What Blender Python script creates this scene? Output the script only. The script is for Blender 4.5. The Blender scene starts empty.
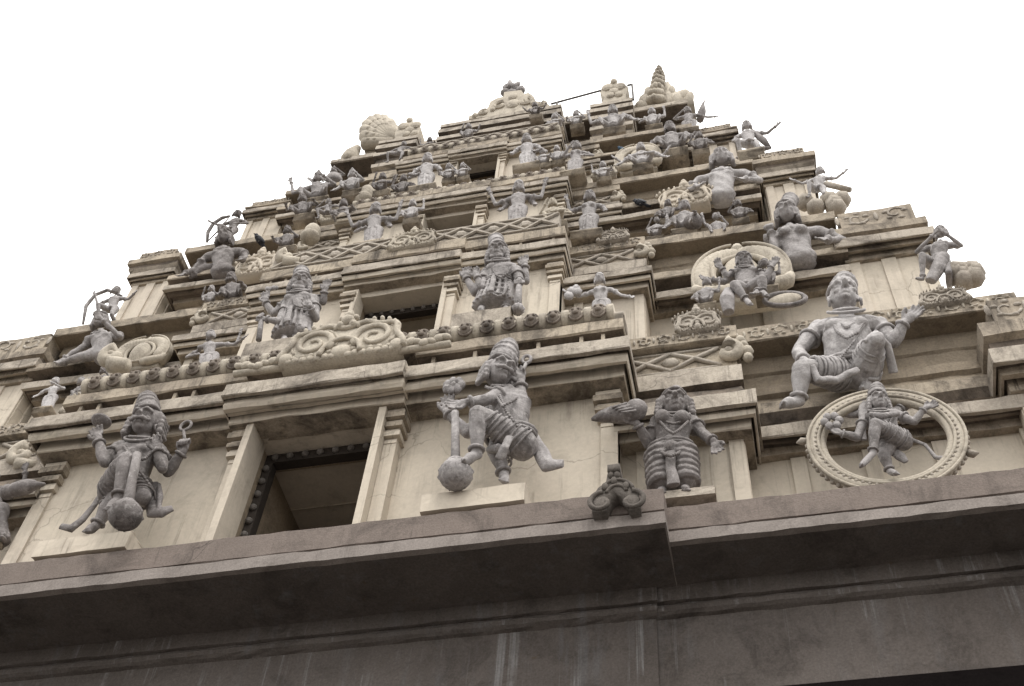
import bpy, bmesh, math, random
from mathutils import Vector, Matrix, noise
import numpy as np
SC = bpy.context.scene
COL = SC.collection
RND = random.Random(7)

# ------------------------------------------------------------------ camera
FOC, YAW, PIT, ROL = 1226.5, 0.298275745, 0.934365880, 0.103509857
CAM = np.array([3.0, -5.0, 1.6])
_cy, _sy = math.cos(YAW), math.sin(YAW)
FW = np.array([-_sy*math.cos(PIT), _cy*math.cos(PIT), math.sin(PIT)])
_r = np.array([_cy, _sy, 0.0]); _u = np.cross(_r, FW)
_c, _s = math.cos(ROL), math.sin(ROL)
RT = _c*_r+_s*_u; UP = -_s*_r+_c*_u

def at(px, py, Y):
    """world point seen at a photo pixel, on the plane y = Y"""
    d = FW+RT*(px-512)/FOC-UP*(py-343)/FOC
    p = CAM+d*(Y-CAM[1])/d[1]
    return Vector((float(p[0]), float(p[1]), float(p[2])))

def make_camera():
    cd = bpy.data.cameras.new('camera'); co = bpy.data.objects.new('camera', cd); COL.objects.link(co)
    m = Matrix(((RT[0], UP[0], -FW[0], CAM[0]), (RT[1], UP[1], -FW[1], CAM[1]), (RT[2], UP[2], -FW[2], CAM[2]), (0, 0, 0, 1)))
    co.matrix_world = m
    cd.sensor_width = 36; cd.lens = FOC/1024*36; cd.clip_end = 3000; cd.clip_start = 0.05
    SC.camera = co

# ------------------------------------------------------------------ materials
def new_mat(name):
    m = bpy.data.materials.new(name); m.use_nodes = True
    nt = m.node_tree; b = nt.nodes['Principled BSDF']
    return m, nt, b

def stone_mat(name, base, alt, dirt, dirt_amt=0.5, streak=0.5, rough=0.9, bump=0.25, fine=60, spot=None, streak_col=None, patch=1.6, drip=None, drip_amt=.6, mott=1.0, crack=0.0, spot_scale=14, spot_lo=.66, spot_amt=.6, dirt_lo=.50):
    """weathered stone or plaster: two base tones, dark lichen patches, vertical run-off streaks, grain"""
    m, nt, b = new_mat(name); N = nt.nodes; L = nt.links
    tc = N.new('ShaderNodeTexCoord'); geo = N.new('ShaderNodeNewGeometry')
    src = geo.outputs['Position']
    def nz(scale, detail=5, rough=0.6, vec=None, dist=0.0):
        n = N.new('ShaderNodeTexNoise'); n.inputs['Scale'].default_value = scale; n.inputs['Detail'].default_value = detail
        n.inputs['Roughness'].default_value = rough; n.inputs['Distortion'].default_value = dist
        L.new(vec or src, n.inputs['Vector']); return n.outputs['Fac']
    def ramp(f, a, bb, lo=0.0, hi=1.0):
        r = N.new('ShaderNodeMapRange'); r.inputs['From Min'].default_value = a; r.inputs['From Max'].default_value = bb
        r.inputs['To Min'].default_value = lo; r.inputs['To Max'].default_value = hi; r.clamp = True
        L.new(f, r.inputs['Value']); return r.outputs['Result']
    def mix(f, a, bb):
        x = N.new('ShaderNodeMix'); x.data_type = 'RGBA'
        if isinstance(f, float): x.inputs[0].default_value = f
        else: L.new(f, x.inputs[0])
        for i, v in ((6, a), (7, bb)):
            if isinstance(v, tuple): x.inputs[i].default_value = (*v, 1)
            else: L.new(v, x.inputs[i])
        return x.outputs[2]
    def mul(a, bb):
        x = N.new('ShaderNodeMath'); x.operation = 'MULTIPLY'
        for i, v in ((0, a), (1, bb)):
            if isinstance(v, float): x.inputs[i].default_value = v
            else: L.new(v, x.inputs[i])
        return x.outputs[0]
    mp = N.new('ShaderNodeMapping'); mp.inputs['Scale'].default_value = (1, 1, 0.12); L.new(src, mp.inputs['Vector'])
    col = mix(ramp(nz(patch, 6, 0.65), 0.35, 0.68), base, alt)
    d1 = mul(ramp(nz(3.1, 8, 0.72, None, 0.6), dirt_lo, dirt_lo+.18), dirt_amt)
    col = mix(d1, col, dirt)
    st = mul(ramp(nz(9.0, 5, 0.7, mp.outputs['Vector']), 0.52, 0.72), ramp(nz(1.3, 3, 0.5), 0.38, 0.62))
    col = mix(mul(st, streak), col, streak_col or dirt)
    if drip:
        mp2 = N.new('ShaderNodeMapping'); mp2.inputs['Scale'].default_value = (1, 1, 0.022); L.new(src, mp2.inputs['Vector'])
        dd = mul(ramp(nz(17.0, 6, 0.75, mp2.outputs['Vector']), 0.55, 0.68), ramp(nz(1.9, 4, 0.6), 0.44, 0.56))
        sn = N.new('ShaderNodeSeparateXYZ'); L.new(geo.outputs['Normal'], sn.inputs[0]); ab = N.new('ShaderNodeMath'); ab.operation = 'ABSOLUTE'; L.new(sn.outputs['Z'], ab.inputs[0])
        col = mix(mul(mul(dd, ramp(ab.outputs[0], .75, .45)), drip_amt), col, drip)   # water only runs down upright faces
    if crack:
        vo = N.new('ShaderNodeTexVoronoi'); vo.feature = 'DISTANCE_TO_EDGE'; vo.inputs['Scale'].default_value = 1.15
        wv = N.new('ShaderNodeTexNoise'); wv.inputs['Scale'].default_value = 4.0; wv.inputs['Detail'].default_value = 6; L.new(src, wv.inputs['Vector'])
        av = N.new('ShaderNodeMix'); av.data_type = 'VECTOR'; av.inputs[0].default_value = .22; L.new(src, av.inputs[4]); L.new(wv.outputs['Color'], av.inputs[5]); L.new(av.outputs[1], vo.inputs['Vector'])
        ck = mul(ramp(vo.outputs['Distance'], 0.006, 0.0), ramp(nz(1.1, 3, .5), 0.50, 0.58))
        col = mix(mul(ck, crack), col, dirt)
    g = ramp(nz(fine, 4, 0.7), 0.30, 0.75, 1-.28*mott, 1+.12*mott)
    cm = N.new('ShaderNodeVectorMath'); cm.operation = 'SCALE'
    L.new(col, cm.inputs[0]); L.new(g, cm.inputs['Scale'])
    colo = cm.outputs['Vector']
    if spot:
        s2 = mul(ramp(nz(spot_scale, 5, 0.65, None, .4), spot_lo, spot_lo+.09), spot_amt); colo = mix(s2, colo, spot)
    L.new(colo, b.inputs['Base Color'])
    b.inputs['Roughness'].default_value = rough
    b.inputs['Specular IOR Level'].default_value = 0.25
    bp = N.new('ShaderNodeBump'); bp.inputs['Strength'].default_value = bump; bp.inputs['Distance'].default_value = 0.012
    L.new(nz(fine*0.7, 6, 0.7), bp.inputs['Height']); L.new(bp.outputs['Normal'], b.inputs['Normal'])
    return m

M = {}
def make_materials():
    M['cream'] = stone_mat('cream_plaster', (.53, .476, .395), (.50, .444, .376), (.20, .175, .145), .30, .75, bump=.08, fine=34, mott=.35, patch=.9, drip=(.17, .145, .12), drip_amt=.7, crack=.6)
    M['stone'] = stone_mat('weathered_stone', (.44, .38, .30), (.31, .265, .215), (.06, .05, .042), .75, .95, bump=.35, drip=(.045, .037, .032), drip_amt=.85, dirt_lo=.455)
    M['slab'] = stone_mat('grey_lime_slab', (.47, .42, .355), (.34, .30, .255), (.085, .07, .058), .75, .9, bump=.3, drip=(.055, .046, .039), drip_amt=.85, crack=.8, dirt_lo=.465)
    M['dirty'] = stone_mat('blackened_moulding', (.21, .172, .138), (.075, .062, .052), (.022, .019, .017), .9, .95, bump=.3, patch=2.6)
    M['relief'] = stone_mat('carved_relief_stone', (.43, .388, .335), (.33, .293, .252), (.09, .075, .062), .6, .65, bump=.4)
    M['pale'] = stone_mat('pale_limewashed_carving', (.51, .46, .385), (.41, .37, .31), (.12, .10, .085), .6, .7, bump=.35)
    M['statue'] = stone_mat('grey_painted_statue', (.37, .35, .35), (.26, .243, .24), (.06, .051, .047), .7, .8, bump=.7, spot=(.50, .475, .465), spot_scale=26, spot_lo=.55, spot_amt=.40, rough=.7, fine=45, patch=4)
    M['statue_light'] = stone_mat('pale_grey_statue', (.47, .452, .455), (.36, .342, .34), (.10, .086, .08), .6, .7, bump=.7, spot=(.56, .54, .53), spot_scale=26, spot_lo=.55, spot_amt=.40, rough=.7, fine=45, patch=4)
    M['statue_dark'] = stone_mat('sooty_grey_statue', (.26, .24, .236), (.165, .149, .144), (.042, .036, .033), .75, .85, bump=.7, spot=(.40, .38, .375), spot_scale=26, spot_lo=.55, spot_amt=.40, rough=.75, fine=45, patch=4)
    M['granite'] = stone_mat('brown_granite_ledge', (.20, .165, .146), (.15, .124, .110), (.06, .049, .044), .7, .5, bump=.4, fine=80, drip=(.06, .05, .045), drip_amt=.6, crack=.7)
    M['granite_lip'] = stone_mat('grey_granite_lip', (.27, .24, .222), (.205, .18, .165), (.09, .076, .068), .5, .5, bump=.3, fine=80)
    M['wall_dark'] = stone_mat('dark_granite_wall', (.132, .116, .107), (.094, .082, .075), (.044, .038, .035), .65, .6, bump=.4, fine=70, drip=(.33, .33, .335), drip_amt=.5,
                               spot=(.085, .06, .04), streak_col=(.15, .15, .155))
    M['interior'] = stone_mat('sooty_interior', (.36, .29, .21), (.26, .21, .155), (.09, .075, .058), .6, .4)
    M['doorway_shade'] = stone_mat('painted_doorway_shade', (.010, .008, .008), (.007, .006, .006), (.004, .003, .003), .5, .3)  # near-black colour that paints the shade of a doorway recess
    M['mask'] = stone_mat('brown_lion_masks', (.23, .195, .165), (.14, .118, .10), (.05, .043, .038), .7, .6, bump=.4)
    M['brown'] = stone_mat('brown_stained_shaded_plaster', (.29, .243, .185), (.22, .182, .138), (.09, .073, .056), .6, .7, bump=.2, drip=(.10, .08, .06), drip_amt=.5)  # brown stain, with the shade under the overhanging slabs painted into the colour
    M['wood'] = stone_mat('dark_beam', (.045, .036, .03), (.03, .024, .02), (.015, .012, .01), .5, .3)
    M['boss'] = stone_mat('grey_boss', (.16, .145, .135), (.11, .1, .09), (.05, .04, .035), .5, .3)
    M['iron'] = stone_mat('weathered_iron', (.10, .095, .09), (.07, .06, .055), (.04, .03, .025), .5, .3, rough=.6)
    M['antefix'] = stone_mat('dark_stone_antefix', (.15, .132, .118), (.10, .088, .078), (.04, .035, .032), .7, .6, bump=.6)
    M['ground'] = stone_mat('stone_paving', (.15, .138, .126), (.12, .108, .10), (.06, .055, .05), .5, .2)
    M['bird_dark'] = stone_mat('dark_feathers', (.035, .037, .045), (.022, .023, .03), (.012, .012, .014), .4, .2, rough=.6)
    M['bird_blue'] = stone_mat('blue_feathers', (.04, .09, .15), (.03, .06, .1), (.015, .02, .03), .4, .2, rough=.6)

def matte(name):
    b = M[name].node_tree.nodes['Principled BSDF']; b.inputs['Specular IOR Level'].default_value = .03; b.inputs['Roughness'].default_value = 1

# ------------------------------------------------------------------ mesh helpers
class MB:
    def __init__(s): s.v = []; s.f = []; s.m = []
    def add(s, vs, fs, mi=0):
        o = len(s.v); s.v += [tuple(p) for p in vs]
        for f in fs: s.f.append([i+o for i in f]); s.m.append(mi)
    def box(s, x0, x1, y0, y1, z0, z1, mi=0):
        s.add([(x0, y0, z0), (x1, y0, z0), (x1, y1, z0), (x0, y1, z0), (x0, y0, z1), (x1, y0, z1), (x1, y1, z1), (x0, y1, z1)],
              [(0, 3, 2, 1), (4, 5, 6, 7), (0, 1, 5, 4), (1, 2, 6, 5), (2, 3, 7, 6), (3, 0, 4, 7)], mi)
    def obox(s, c, ax, ay, az, mi=0):
        """box from a centre and three half-axis vectors"""
        c = Vector(c); vs = []
        for k in (-1, 1):
            for (i, j) in ((-1, -1), (1, -1), (1, 1), (-1, 1)): vs.append(c+Vector(ax)*i+Vector(ay)*j+Vector(az)*k)
        s.add(vs, [(0, 3, 2, 1), (4, 5, 6, 7), (0, 1, 5, 4), (1, 2, 6, 5), (2, 3, 7, 6), (3, 0, 4, 7)], mi)
    def ell(s, c, r, rot=None, seg=12, rings=8, mi=0):
        c = Vector(c); vs = []; fs = []
        r = (r, r, r) if isinstance(r, (int, float)) else r
        for i in range(1, rings):
            a = math.pi*i/rings
            for j in range(seg):
                b = 2*math.pi*j/seg
                p = Vector((r[0]*math.sin(a)*math.cos(b), r[1]*math.sin(a)*math.sin(b), r[2]*math.cos(a)))
                vs.append(c+(rot @ p if rot else p))
        t = Vector((0, 0, r[2])); vs.append(c+(rot @ t if rot else t)); vs.append(c-(rot @ t if rot else t))
        n = len(vs)
        for i in range(rings-2):
            for j in range(seg):
                k = (j+1) % seg
                fs.append((i*seg+j, (i+1)*seg+j, (i+1)*seg+k, i*seg+k))
        for j in range(seg):
            k = (j+1) % seg
            fs.append((n-2, j, k)); fs.append((n-1, (rings-2)*seg+k, (rings-2)*seg+j))
        s.add(vs, fs, mi)
    def tube(s, pts, rad, seg=8, closed=False, mi=0, flat=None):
        """tapered tube along a path; flat squeezes it along the given axis"""
        pts = [Vector(p) for p in pts]; n = len(pts)
        rad = [rad]*n if isinstance(rad, (int, float)) else list(rad)
        vs = []; fs = []; prev = None
        for i, p in enumerate(pts):
            if closed: t = pts[(i+1) % n]-pts[i-1]
            else: t = pts[min(i+1, n-1)]-pts[max(i-1, 0)]
            if t.length < 1e-9: t = Vector((0, 0, 1))
            t.normalize()
            if prev is None:
                a = Vector((0, 1, 0)) if abs(t.y) < 0.9 else Vector((1, 0, 0))
            else: a = prev
            u = (a-t*a.dot(t)); u.normalize(); w = t.cross(u); prev = u
            for j in range(seg):
                b = 2*math.pi*j/seg
                o = (u*math.cos(b)+w*math.sin(b))*rad[i]
                if flat is not None: o = o-Vector(flat[0])*o.dot(Vector(flat[0]))*(1-flat[1])
                vs.append(p+o)
        m = n if closed else n-1
        for i in range(m):
            for j in range(seg):
                k = (j+1) % seg; i2 = (i+1) % n
                fs.append((i*seg+j, i*seg+k, i2*seg+k, i2*seg+j))
        if not closed:
            fs.append(tuple(reversed(range(seg)))); fs.append(tuple((n-1)*seg+j for j in range(seg)))
        s.add(vs, fs, mi)
    def torus(s, c, R, r, ax='y', seg=32, tseg=8, mi=0):
        c = Vector(c); pts = []
        for i in range(seg):
            a = 2*math.pi*i/seg
            o = {'y': Vector((math.cos(a), 0, math.sin(a))), 'z': Vector((math.cos(a), math.sin(a), 0)), 'x': Vector((0, math.cos(a), math.sin(a)))}[ax]
            pts.append(c+o*R)
        s.tube(pts, r, tseg, True, mi)
    def plate(s, outline, y0, y1, mi=0):
        """outline: list of (x,z), extruded from y0 (front) to y1"""
        n = len(outline)
        vs = [(x, y0, z) for x, z in outline]+[(x, y1, z) for x, z in outline]
        fs = [tuple(range(n)), tuple(reversed(range(n, 2*n)))]
        for i in range(n):
            k = (i+1) % n; fs.append((i, i+n, k+n, k))
        s.add(vs, fs, mi)
    def stack(s, x0, x1, yw, yb, prof, kl=.5, kr=.5, jit=.005, step=.13):
        """loft of a moulded rectangular block: prof = [(front y, z, material)], the side overhang is (yw - y) * kl / kr"""
        rings = []
        nf = max(2, int((x1-x0)/step)); ns = 6
        for (y, z, mi) in prof:
            p = yw-y; a = x0-p*kl; b = x1+p*kr; ring = []
            for i in range(nf+1): ring.append((a+(b-a)*i/nf, y, z))
            for i in range(1, ns+1): ring.append((b, y+(yb-y)*(i/ns)**1.5, z))
            ring.append((a, yb, z))
            for i in range(1, ns): ring.append((a, yb+(y-yb)*(1-(1-i/ns)**1.5), z))
            ring = [(q[0]+RND.uniform(-jit, jit), q[1]+RND.uniform(-jit, jit), q[2]+RND.uniform(-jit, jit)) for q in ring]
            rings.append(ring)
        n = len(rings[0])
        vs = [p for r in rings for p in r]; o = len(s.v)
        s.v += vs
        for k in range(len(rings)-1):
            for i in range(n):
                j = (i+1) % n
                s.f.append([o+k*n+i, o+k*n+j, o+(k+1)*n+j, o+(k+1)*n+i]); s.m.append(prof[k][2])
        s.f.append([o+i for i in reversed(range(n))]); s.m.append(prof[0][2])
        s.f.append([o+(len(rings)-1)*n+i for i in range(n)]); s.m.append(prof[-1][2])
    def build(s, name, mats, parent=None, smooth=False, fix=True):
        me = bpy.data.meshes.new(name)
        me.from_pydata(s.v, [], s.f)
        for m in (mats if isinstance(mats, (list, tuple)) else [mats]): me.materials.append(m)
        me.polygons.foreach_set('material_index', s.m)
        if fix:
            bm = bmesh.new(); bm.from_mesh(me); bmesh.ops.recalc_face_normals(bm, faces=bm.faces); bm.to_mesh(me); bm.free()
        if smooth: me.polygons.foreach_set('use_smooth', [True]*len(me.polygons))
        me.update()
        o = bpy.data.objects.new(name, me); COL.objects.link(o)
        if parent: o.parent = parent; o.matrix_parent_inverse = parent.matrix_world.inverted()
        return o

def tag(o, label=None, cat=None, group=None, kind=None):
    if label: o['label'] = label
    if cat: o['category'] = cat
    if group: o['group'] = group
    if kind: o['kind'] = kind
    return o

def empty(name, loc=(0, 0, 0)):
    o = bpy.data.objects.new(name, None); COL.objects.link(o); o.location = loc; o.empty_display_size = .2
    o.matrix_world = Matrix.Translation(Vector(loc))
    return o
# ------------------------------------------------------------------ the tower
YC = 3.75          # middle of the tower in depth
TIERS = [
 dict(zb=7.02, k=1.0,  C=dict(x=2.17, yw=.335, ye=0.0,  e=(8.45, 8.61), ys=.16, s=(8.92, 9.03), win=.478, wy=.15, wt=8.35),
      B=dict(x=3.00, yw=.50, ye=.25, e=(7.98, 8.14), yl=.46, l=(8.66, 8.94), ys=.40, s=(8.95, 9.08)),
      R=dict(x=4.98, yw=.76, ye=.57, e=(7.98, 8.12), y2=.70, ys=.55, s=(9.06, 9.22)),
      K=dict(xi=4.78, xo=5.55, yw=.60, ye=.36, e=(8.20, 8.38), yb=.42, b=(8.72, 8.98))),
 dict(zb=9.1, k=.86, C=dict(x=1.535, yw=1.09, ye=.905, e=(11.45, 11.58), ys=1.0, s=(11.80, 11.93), win=.424, wy=.975, wt=11.28),
      B=dict(x=2.28, yw=1.33, ye=1.12, e=(11.10, 11.21), yl=1.30, l=(11.56, 11.82), ys=1.26, s=(11.82, 11.95)),
      R=dict(x=4.06, yw=1.64, ye=1.42, e=(11.08, 11.2), y2=1.56, ys=1.41, s=(12.0, 12.12)),
      K=dict(xi=4.14, xo=4.86, yw=1.5, ye=1.33, e=(11.36, 11.5), yb=1.40, b=(11.75, 12.03))),
 dict(zb=12.05, k=.76, C=dict(x=1.34, yw=1.86, ye=1.68, e=(14.15, 14.26), ys=1.78, s=(14.46, 14.57), win=.307, wy=1.76, wt=14.0),
      B=dict(x=1.93, yw=2.06, ye=1.88, e=(13.68, 13.79), yl=2.02, l=(14.02, 14.22), ys=1.96, s=(14.24, 14.35)),
      R=dict(x=3.44, yw=2.2, ye=1.92, e=(13.48, 13.58), y2=2.1, ys=1.95, s=(14.36, 14.47)),
      K=dict(xi=3.60, xo=4.12, yw=2.06, ye=1.95, e=(13.96, 14.06), yb=1.90, b=(14.28, 14.42))),
 dict(zb=14.42, k=.66, C=dict(x=1.10, yw=2.42, ye=2.26, e=(16.45, 16.55), ys=2.36, s=(16.76, 16.86), win=.278, wy=2.33, wt=16.39),
      B=dict(x=1.58, yw=2.62, ye=2.48, e=(16.0, 16.1), yl=2.58, l=(16.28, 16.46), ys=2.52, s=(16.48, 16.58)),
      R=dict(x=2.80, yw=2.72, ye=2.50, e=(15.95, 16.04), y2=2.66, ys=2.5, s=(16.6, 16.7)),
      K=dict(xi=2.83, xo=3.40, yw=2.66, ye=2.53, e=(16.3, 16.4), yb=2.56, b=(16.5, 16.62))),
]
# material slots of every moulded block: 0 cream wall, 1 weathered stone, 2 blackened, 3 grey slab, 4 brown with stain and painted shade
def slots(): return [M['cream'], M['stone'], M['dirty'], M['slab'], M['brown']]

def prof_C(T, zlow):
    c = T['C']; k = T['k']; ye, (z0, z1), ys, (s0, s1), yw = c['ye'], c['e'], c['ys'], c['s'], c['yw']
    q = (yw-ye)/.335
    def Y(d): return ye+d*q
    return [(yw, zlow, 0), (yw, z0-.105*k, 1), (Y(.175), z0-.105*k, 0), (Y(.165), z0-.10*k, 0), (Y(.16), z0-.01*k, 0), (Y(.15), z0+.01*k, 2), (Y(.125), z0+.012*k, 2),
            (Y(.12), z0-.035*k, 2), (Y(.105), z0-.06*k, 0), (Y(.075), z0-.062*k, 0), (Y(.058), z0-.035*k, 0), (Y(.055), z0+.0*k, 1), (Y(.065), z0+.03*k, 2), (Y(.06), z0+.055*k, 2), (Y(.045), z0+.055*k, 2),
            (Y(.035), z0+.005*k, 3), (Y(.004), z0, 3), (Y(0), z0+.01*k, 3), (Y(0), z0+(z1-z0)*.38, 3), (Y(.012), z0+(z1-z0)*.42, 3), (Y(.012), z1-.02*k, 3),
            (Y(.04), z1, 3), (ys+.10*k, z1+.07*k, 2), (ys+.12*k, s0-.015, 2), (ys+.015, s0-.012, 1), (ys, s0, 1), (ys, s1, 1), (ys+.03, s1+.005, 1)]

def prof_B(T):
    c = T['B']; k = T['k']; ye, (z0, z1), yl, (l0, l1), ys, (s0, s1), yw = c['ye'], c['e'], c['yl'], c['l'], c['ys'], c['s'], c['yw']
    q = (yw-ye)/.25; h = l0-z1
    def Y(d): return ye+d*q
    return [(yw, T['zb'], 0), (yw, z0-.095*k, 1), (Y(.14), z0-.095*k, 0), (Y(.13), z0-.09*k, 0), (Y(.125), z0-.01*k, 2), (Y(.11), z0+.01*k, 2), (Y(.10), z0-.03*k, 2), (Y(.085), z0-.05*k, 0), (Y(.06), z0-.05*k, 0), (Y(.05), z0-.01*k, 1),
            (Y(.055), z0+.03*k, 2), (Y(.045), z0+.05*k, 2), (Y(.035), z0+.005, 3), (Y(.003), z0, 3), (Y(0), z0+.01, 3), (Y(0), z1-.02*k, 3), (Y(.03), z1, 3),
            (yl+.02*k, z1+.05*k, 2), (yl+.03*k, z1+.10*h, 2), (yl-.02*k, z1+.20*h, 2), (yl-.045*k, z1+.35*h, 2), (yl-.02*k, z1+.5*h, 2), (yl+.02*k, z1+.55*h, 2),
            (yl-.05*k, z1+.58*h, 3), (yl-.055*k, z1+.92*h, 3), (yl, l0, 1), (yl, l1-.01, 2), (yl+.01, s0-.012, 1), (ys+.012, s0-.008, 1), (ys, s0, 1), (ys, s1, 1), (ys+.03, s1+.004, 1)]

def r_step(T): return .20 if T['zb'] < 10 else .19

def prof_R(T):
    c = T['R']; k = T['k']; ye, (z0, z1), y2, ys, (s0, s1), yw = c['ye'], c['e'], c['y2'], c['ys'], c['s'], c['yw']
    q = (yw-ye)/.19; h = s0-z1; D = r_step(T)
    def Y(d): return ye+d*q
    return [(yw, T['zb'], 0), (yw, z0-.04*k, 1), (Y(.13), z0-.04*k, 1), (Y(.125), z0+.03*k, 2), (Y(.10), z0+.05*k, 2), (Y(.085), z0+.01*k, 2), (Y(.055), z0+.005, 2),
            (Y(.04), z0+.05*k, 2), (Y(.03), z0+.005, 3), (Y(.003), z0, 3), (Y(0), z0+.01, 3), (Y(0), z1-.02*k, 3), (Y(.03), z1, 3),
            (y2+.0*k, z1+.04*k, 2), (y2-.02*k, z1+.07*h, 2), (y2-.05*k, z1+.10*h, 2), (y2-.02*k, z1+.125*h, 2), (y2+.01*k, z1+.13*h, 2), *([(y2-.05*k, z1+.22*h, 1), (y2-.055*k, z1+.34*h, 1)] if T['zb'] < 8 else [(y2-D+.01, z1+.14*h, 1), (y2-D, z1+.15*h, 1), (y2-D, z1+.26*h, 1), (y2-D+.02, z1+.27*h, 1)]),
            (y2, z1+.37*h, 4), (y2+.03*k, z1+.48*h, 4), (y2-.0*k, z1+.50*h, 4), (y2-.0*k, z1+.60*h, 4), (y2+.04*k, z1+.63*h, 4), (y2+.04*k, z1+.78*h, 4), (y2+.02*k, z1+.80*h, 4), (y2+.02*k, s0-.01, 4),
            (ys+.015, s0-.006, 1), (ys, s0, 1), (ys, s1, 1), (ys+.03, s1+.004, 1)]

def prof_K(T):
    c = T['K']; k = T['k']; ye, (z0, z1), yb, (b0, b1), yw = c['ye'], c['e'], c['yb'], c['b'], c['yw']
    q = (yw-ye)/.2; h = b0-z1
    def Y(d): return ye+d*q
    return [(yw, T['zb'], 0), (yw, z0-.09*k, 1), (Y(.16), z0-.09*k, 1), (Y(.15), z0-.085*k, 1), (Y(.145), z0+.02*k, 1), (Y(.125), z0+.04*k, 2), (Y(.11), z0-.02*k, 1), (Y(.075), z0-.03*k, 1), (Y(.065), z0+.03*k, 2),
            (Y(.045), z0+.05*k, 2), (Y(.03), z0+.005, 3), (Y(.003), z0, 3), (Y(0), z0+.01, 3), (Y(0), z1-.02*k, 3), (Y(.03), z1, 3), (yb+.03*k, z1+.2*h, 2), (yb+.03*k, z1+.45*h, 1),
            (yb-.03*k, z1+.5*h, 1), (yb-.035*k, b0-.03*k, 1), (yb+.01*k, b0, 1)]

def mirror(o):
    """a mirrored copy of a part about x = 0 (own mesh, same materials)"""
    me = o.data.copy(); n = len(me.vertices)
    co = np.empty(n*3, 'f'); me.vertices.foreach_get('co', co); co[0::3] *= -1; me.vertices.foreach_set('co', co)
    me.flip_normals(); me.update()
    c = o.copy(); c.data = me; COL.objects.link(c)
    return c

def pilaster(mb, xa, xb, y0, z0, z1, k, ztop):
    """flat pilaster with a stepped capital below the eave; front face at y0"""
    w = .06*k; xc = (xa+xb)/2; hw = (xb-xa)/2
    mb.box(xa, xb, y0, y0+.10, z0, z1)
    for (g, d, a, b) in ((.0, -.006, .02, .055), (.022, -.03, .075, .12), (.012, -.02, .122, .15), (.035, -.05, .155, .20), (.02, -.03, .203, .235), (.045, -.065, .24, .30), (.03, -.045, .303, .36)):
        za = z1-.02*k+a*k; zb = z1-.02*k+b*k
        if za < ztop: mb.box(xc-hw-g*k, xc+hw+g*k, y0+d*k, y0+.10, za, min(zb, ztop), 1 if g > .03 else 0)
    mb.box(xa+.001, xb-.001, y0+.003, y0+.095, z1-.03*k, ztop)
    mb.box(xc-hw-.02*k, xc+hw+.02*k, y0-.03*k, y0+.1, z0, z0+.07*k)

def lattice(mb, xa, xb, y, z0, z1, k, n=None):
    """carved band of crossing bars with a small flower in every diamond"""
    h = z1-z0; n = n or max(2, round((xb-xa)/(h*1.35))); w = (xb-xa)/n; r = .035*h+.004
    for i in range(n):
        a = xa+i*w
        mb.tube([(a, y, z0+.06*h), (a+w/2, y-.012*k, (z0+z1)/2), (a+w, y, z1-.06*h)], r*1.5, 5)
        mb.tube([(a, y, z1-.06*h), (a+w/2, y-.012*k, (z0+z1)/2), (a+w, y, z0+.06*h)], r*1.5, 5)
        c = (a+w, y, (z0+z1)/2)
        if i < n-1:
            mb.obox(c, (w*.2, 0, 0), (0, .016*k, 0), (0, 0, h*.2)) if False else mb.ell(c, (w*.2, .03*k, h*.22), None, 6, 4)
    mb.tube([(xa, y, z0+.03*h), (xb, y, z0+.03*h)], .05*h, 5)
    mb.tube([(xa, y, z1-.03*h), (xb, y, z1-.03*h)], .05*h, 5)

def spiral(c, r0, r1, a0, a1, n=18):
    return [(c[0]+(r0+(r1-r0)*t)*math.cos(a0+(a1-a0)*t), c[1], c[2]+(r0+(r1-r0)*t)*math.sin(a0+(a1-a0)*t)) for t in [i/(n-1) for i in range(n)]]

def leaf_frieze(mb, xa, xb, y, z0, z1, k, seed=1):
    """running scroll of leaves carved on a slab edge"""
    h = z1-z0; n = max(2, round((xb-xa)/(h*1.25))); w = (xb-xa)/n; rr = random.Random(seed)
    for i in range(n):
        cx = xa+(i+.5)*w; f = 1 if i % 2 else -1; zc = (z0+z1)/2+rr.uniform(-.03, .03)*h
        mb.tube(spiral((cx, y-.004, zc), .40*h, .10*h, .3*f, f*5.6, 14), [.06*h*(1-.4*t/13) for t in range(14)], 5, flat=((0, 1, 0), .5))
        for a in (0.4, 1.5, 2.7, 4.0, 5.2):
            mb.ell((cx+.36*h*math.cos(a), y, zc+.36*h*math.sin(a)), (.13*h, .012*k+.006, .08*h), None, 6, 4)
        mb.ell((xa+i*w, y, (z0+z1)/2), (.09*h, .012*k+.005, .30*h), None, 6, 4)

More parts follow.
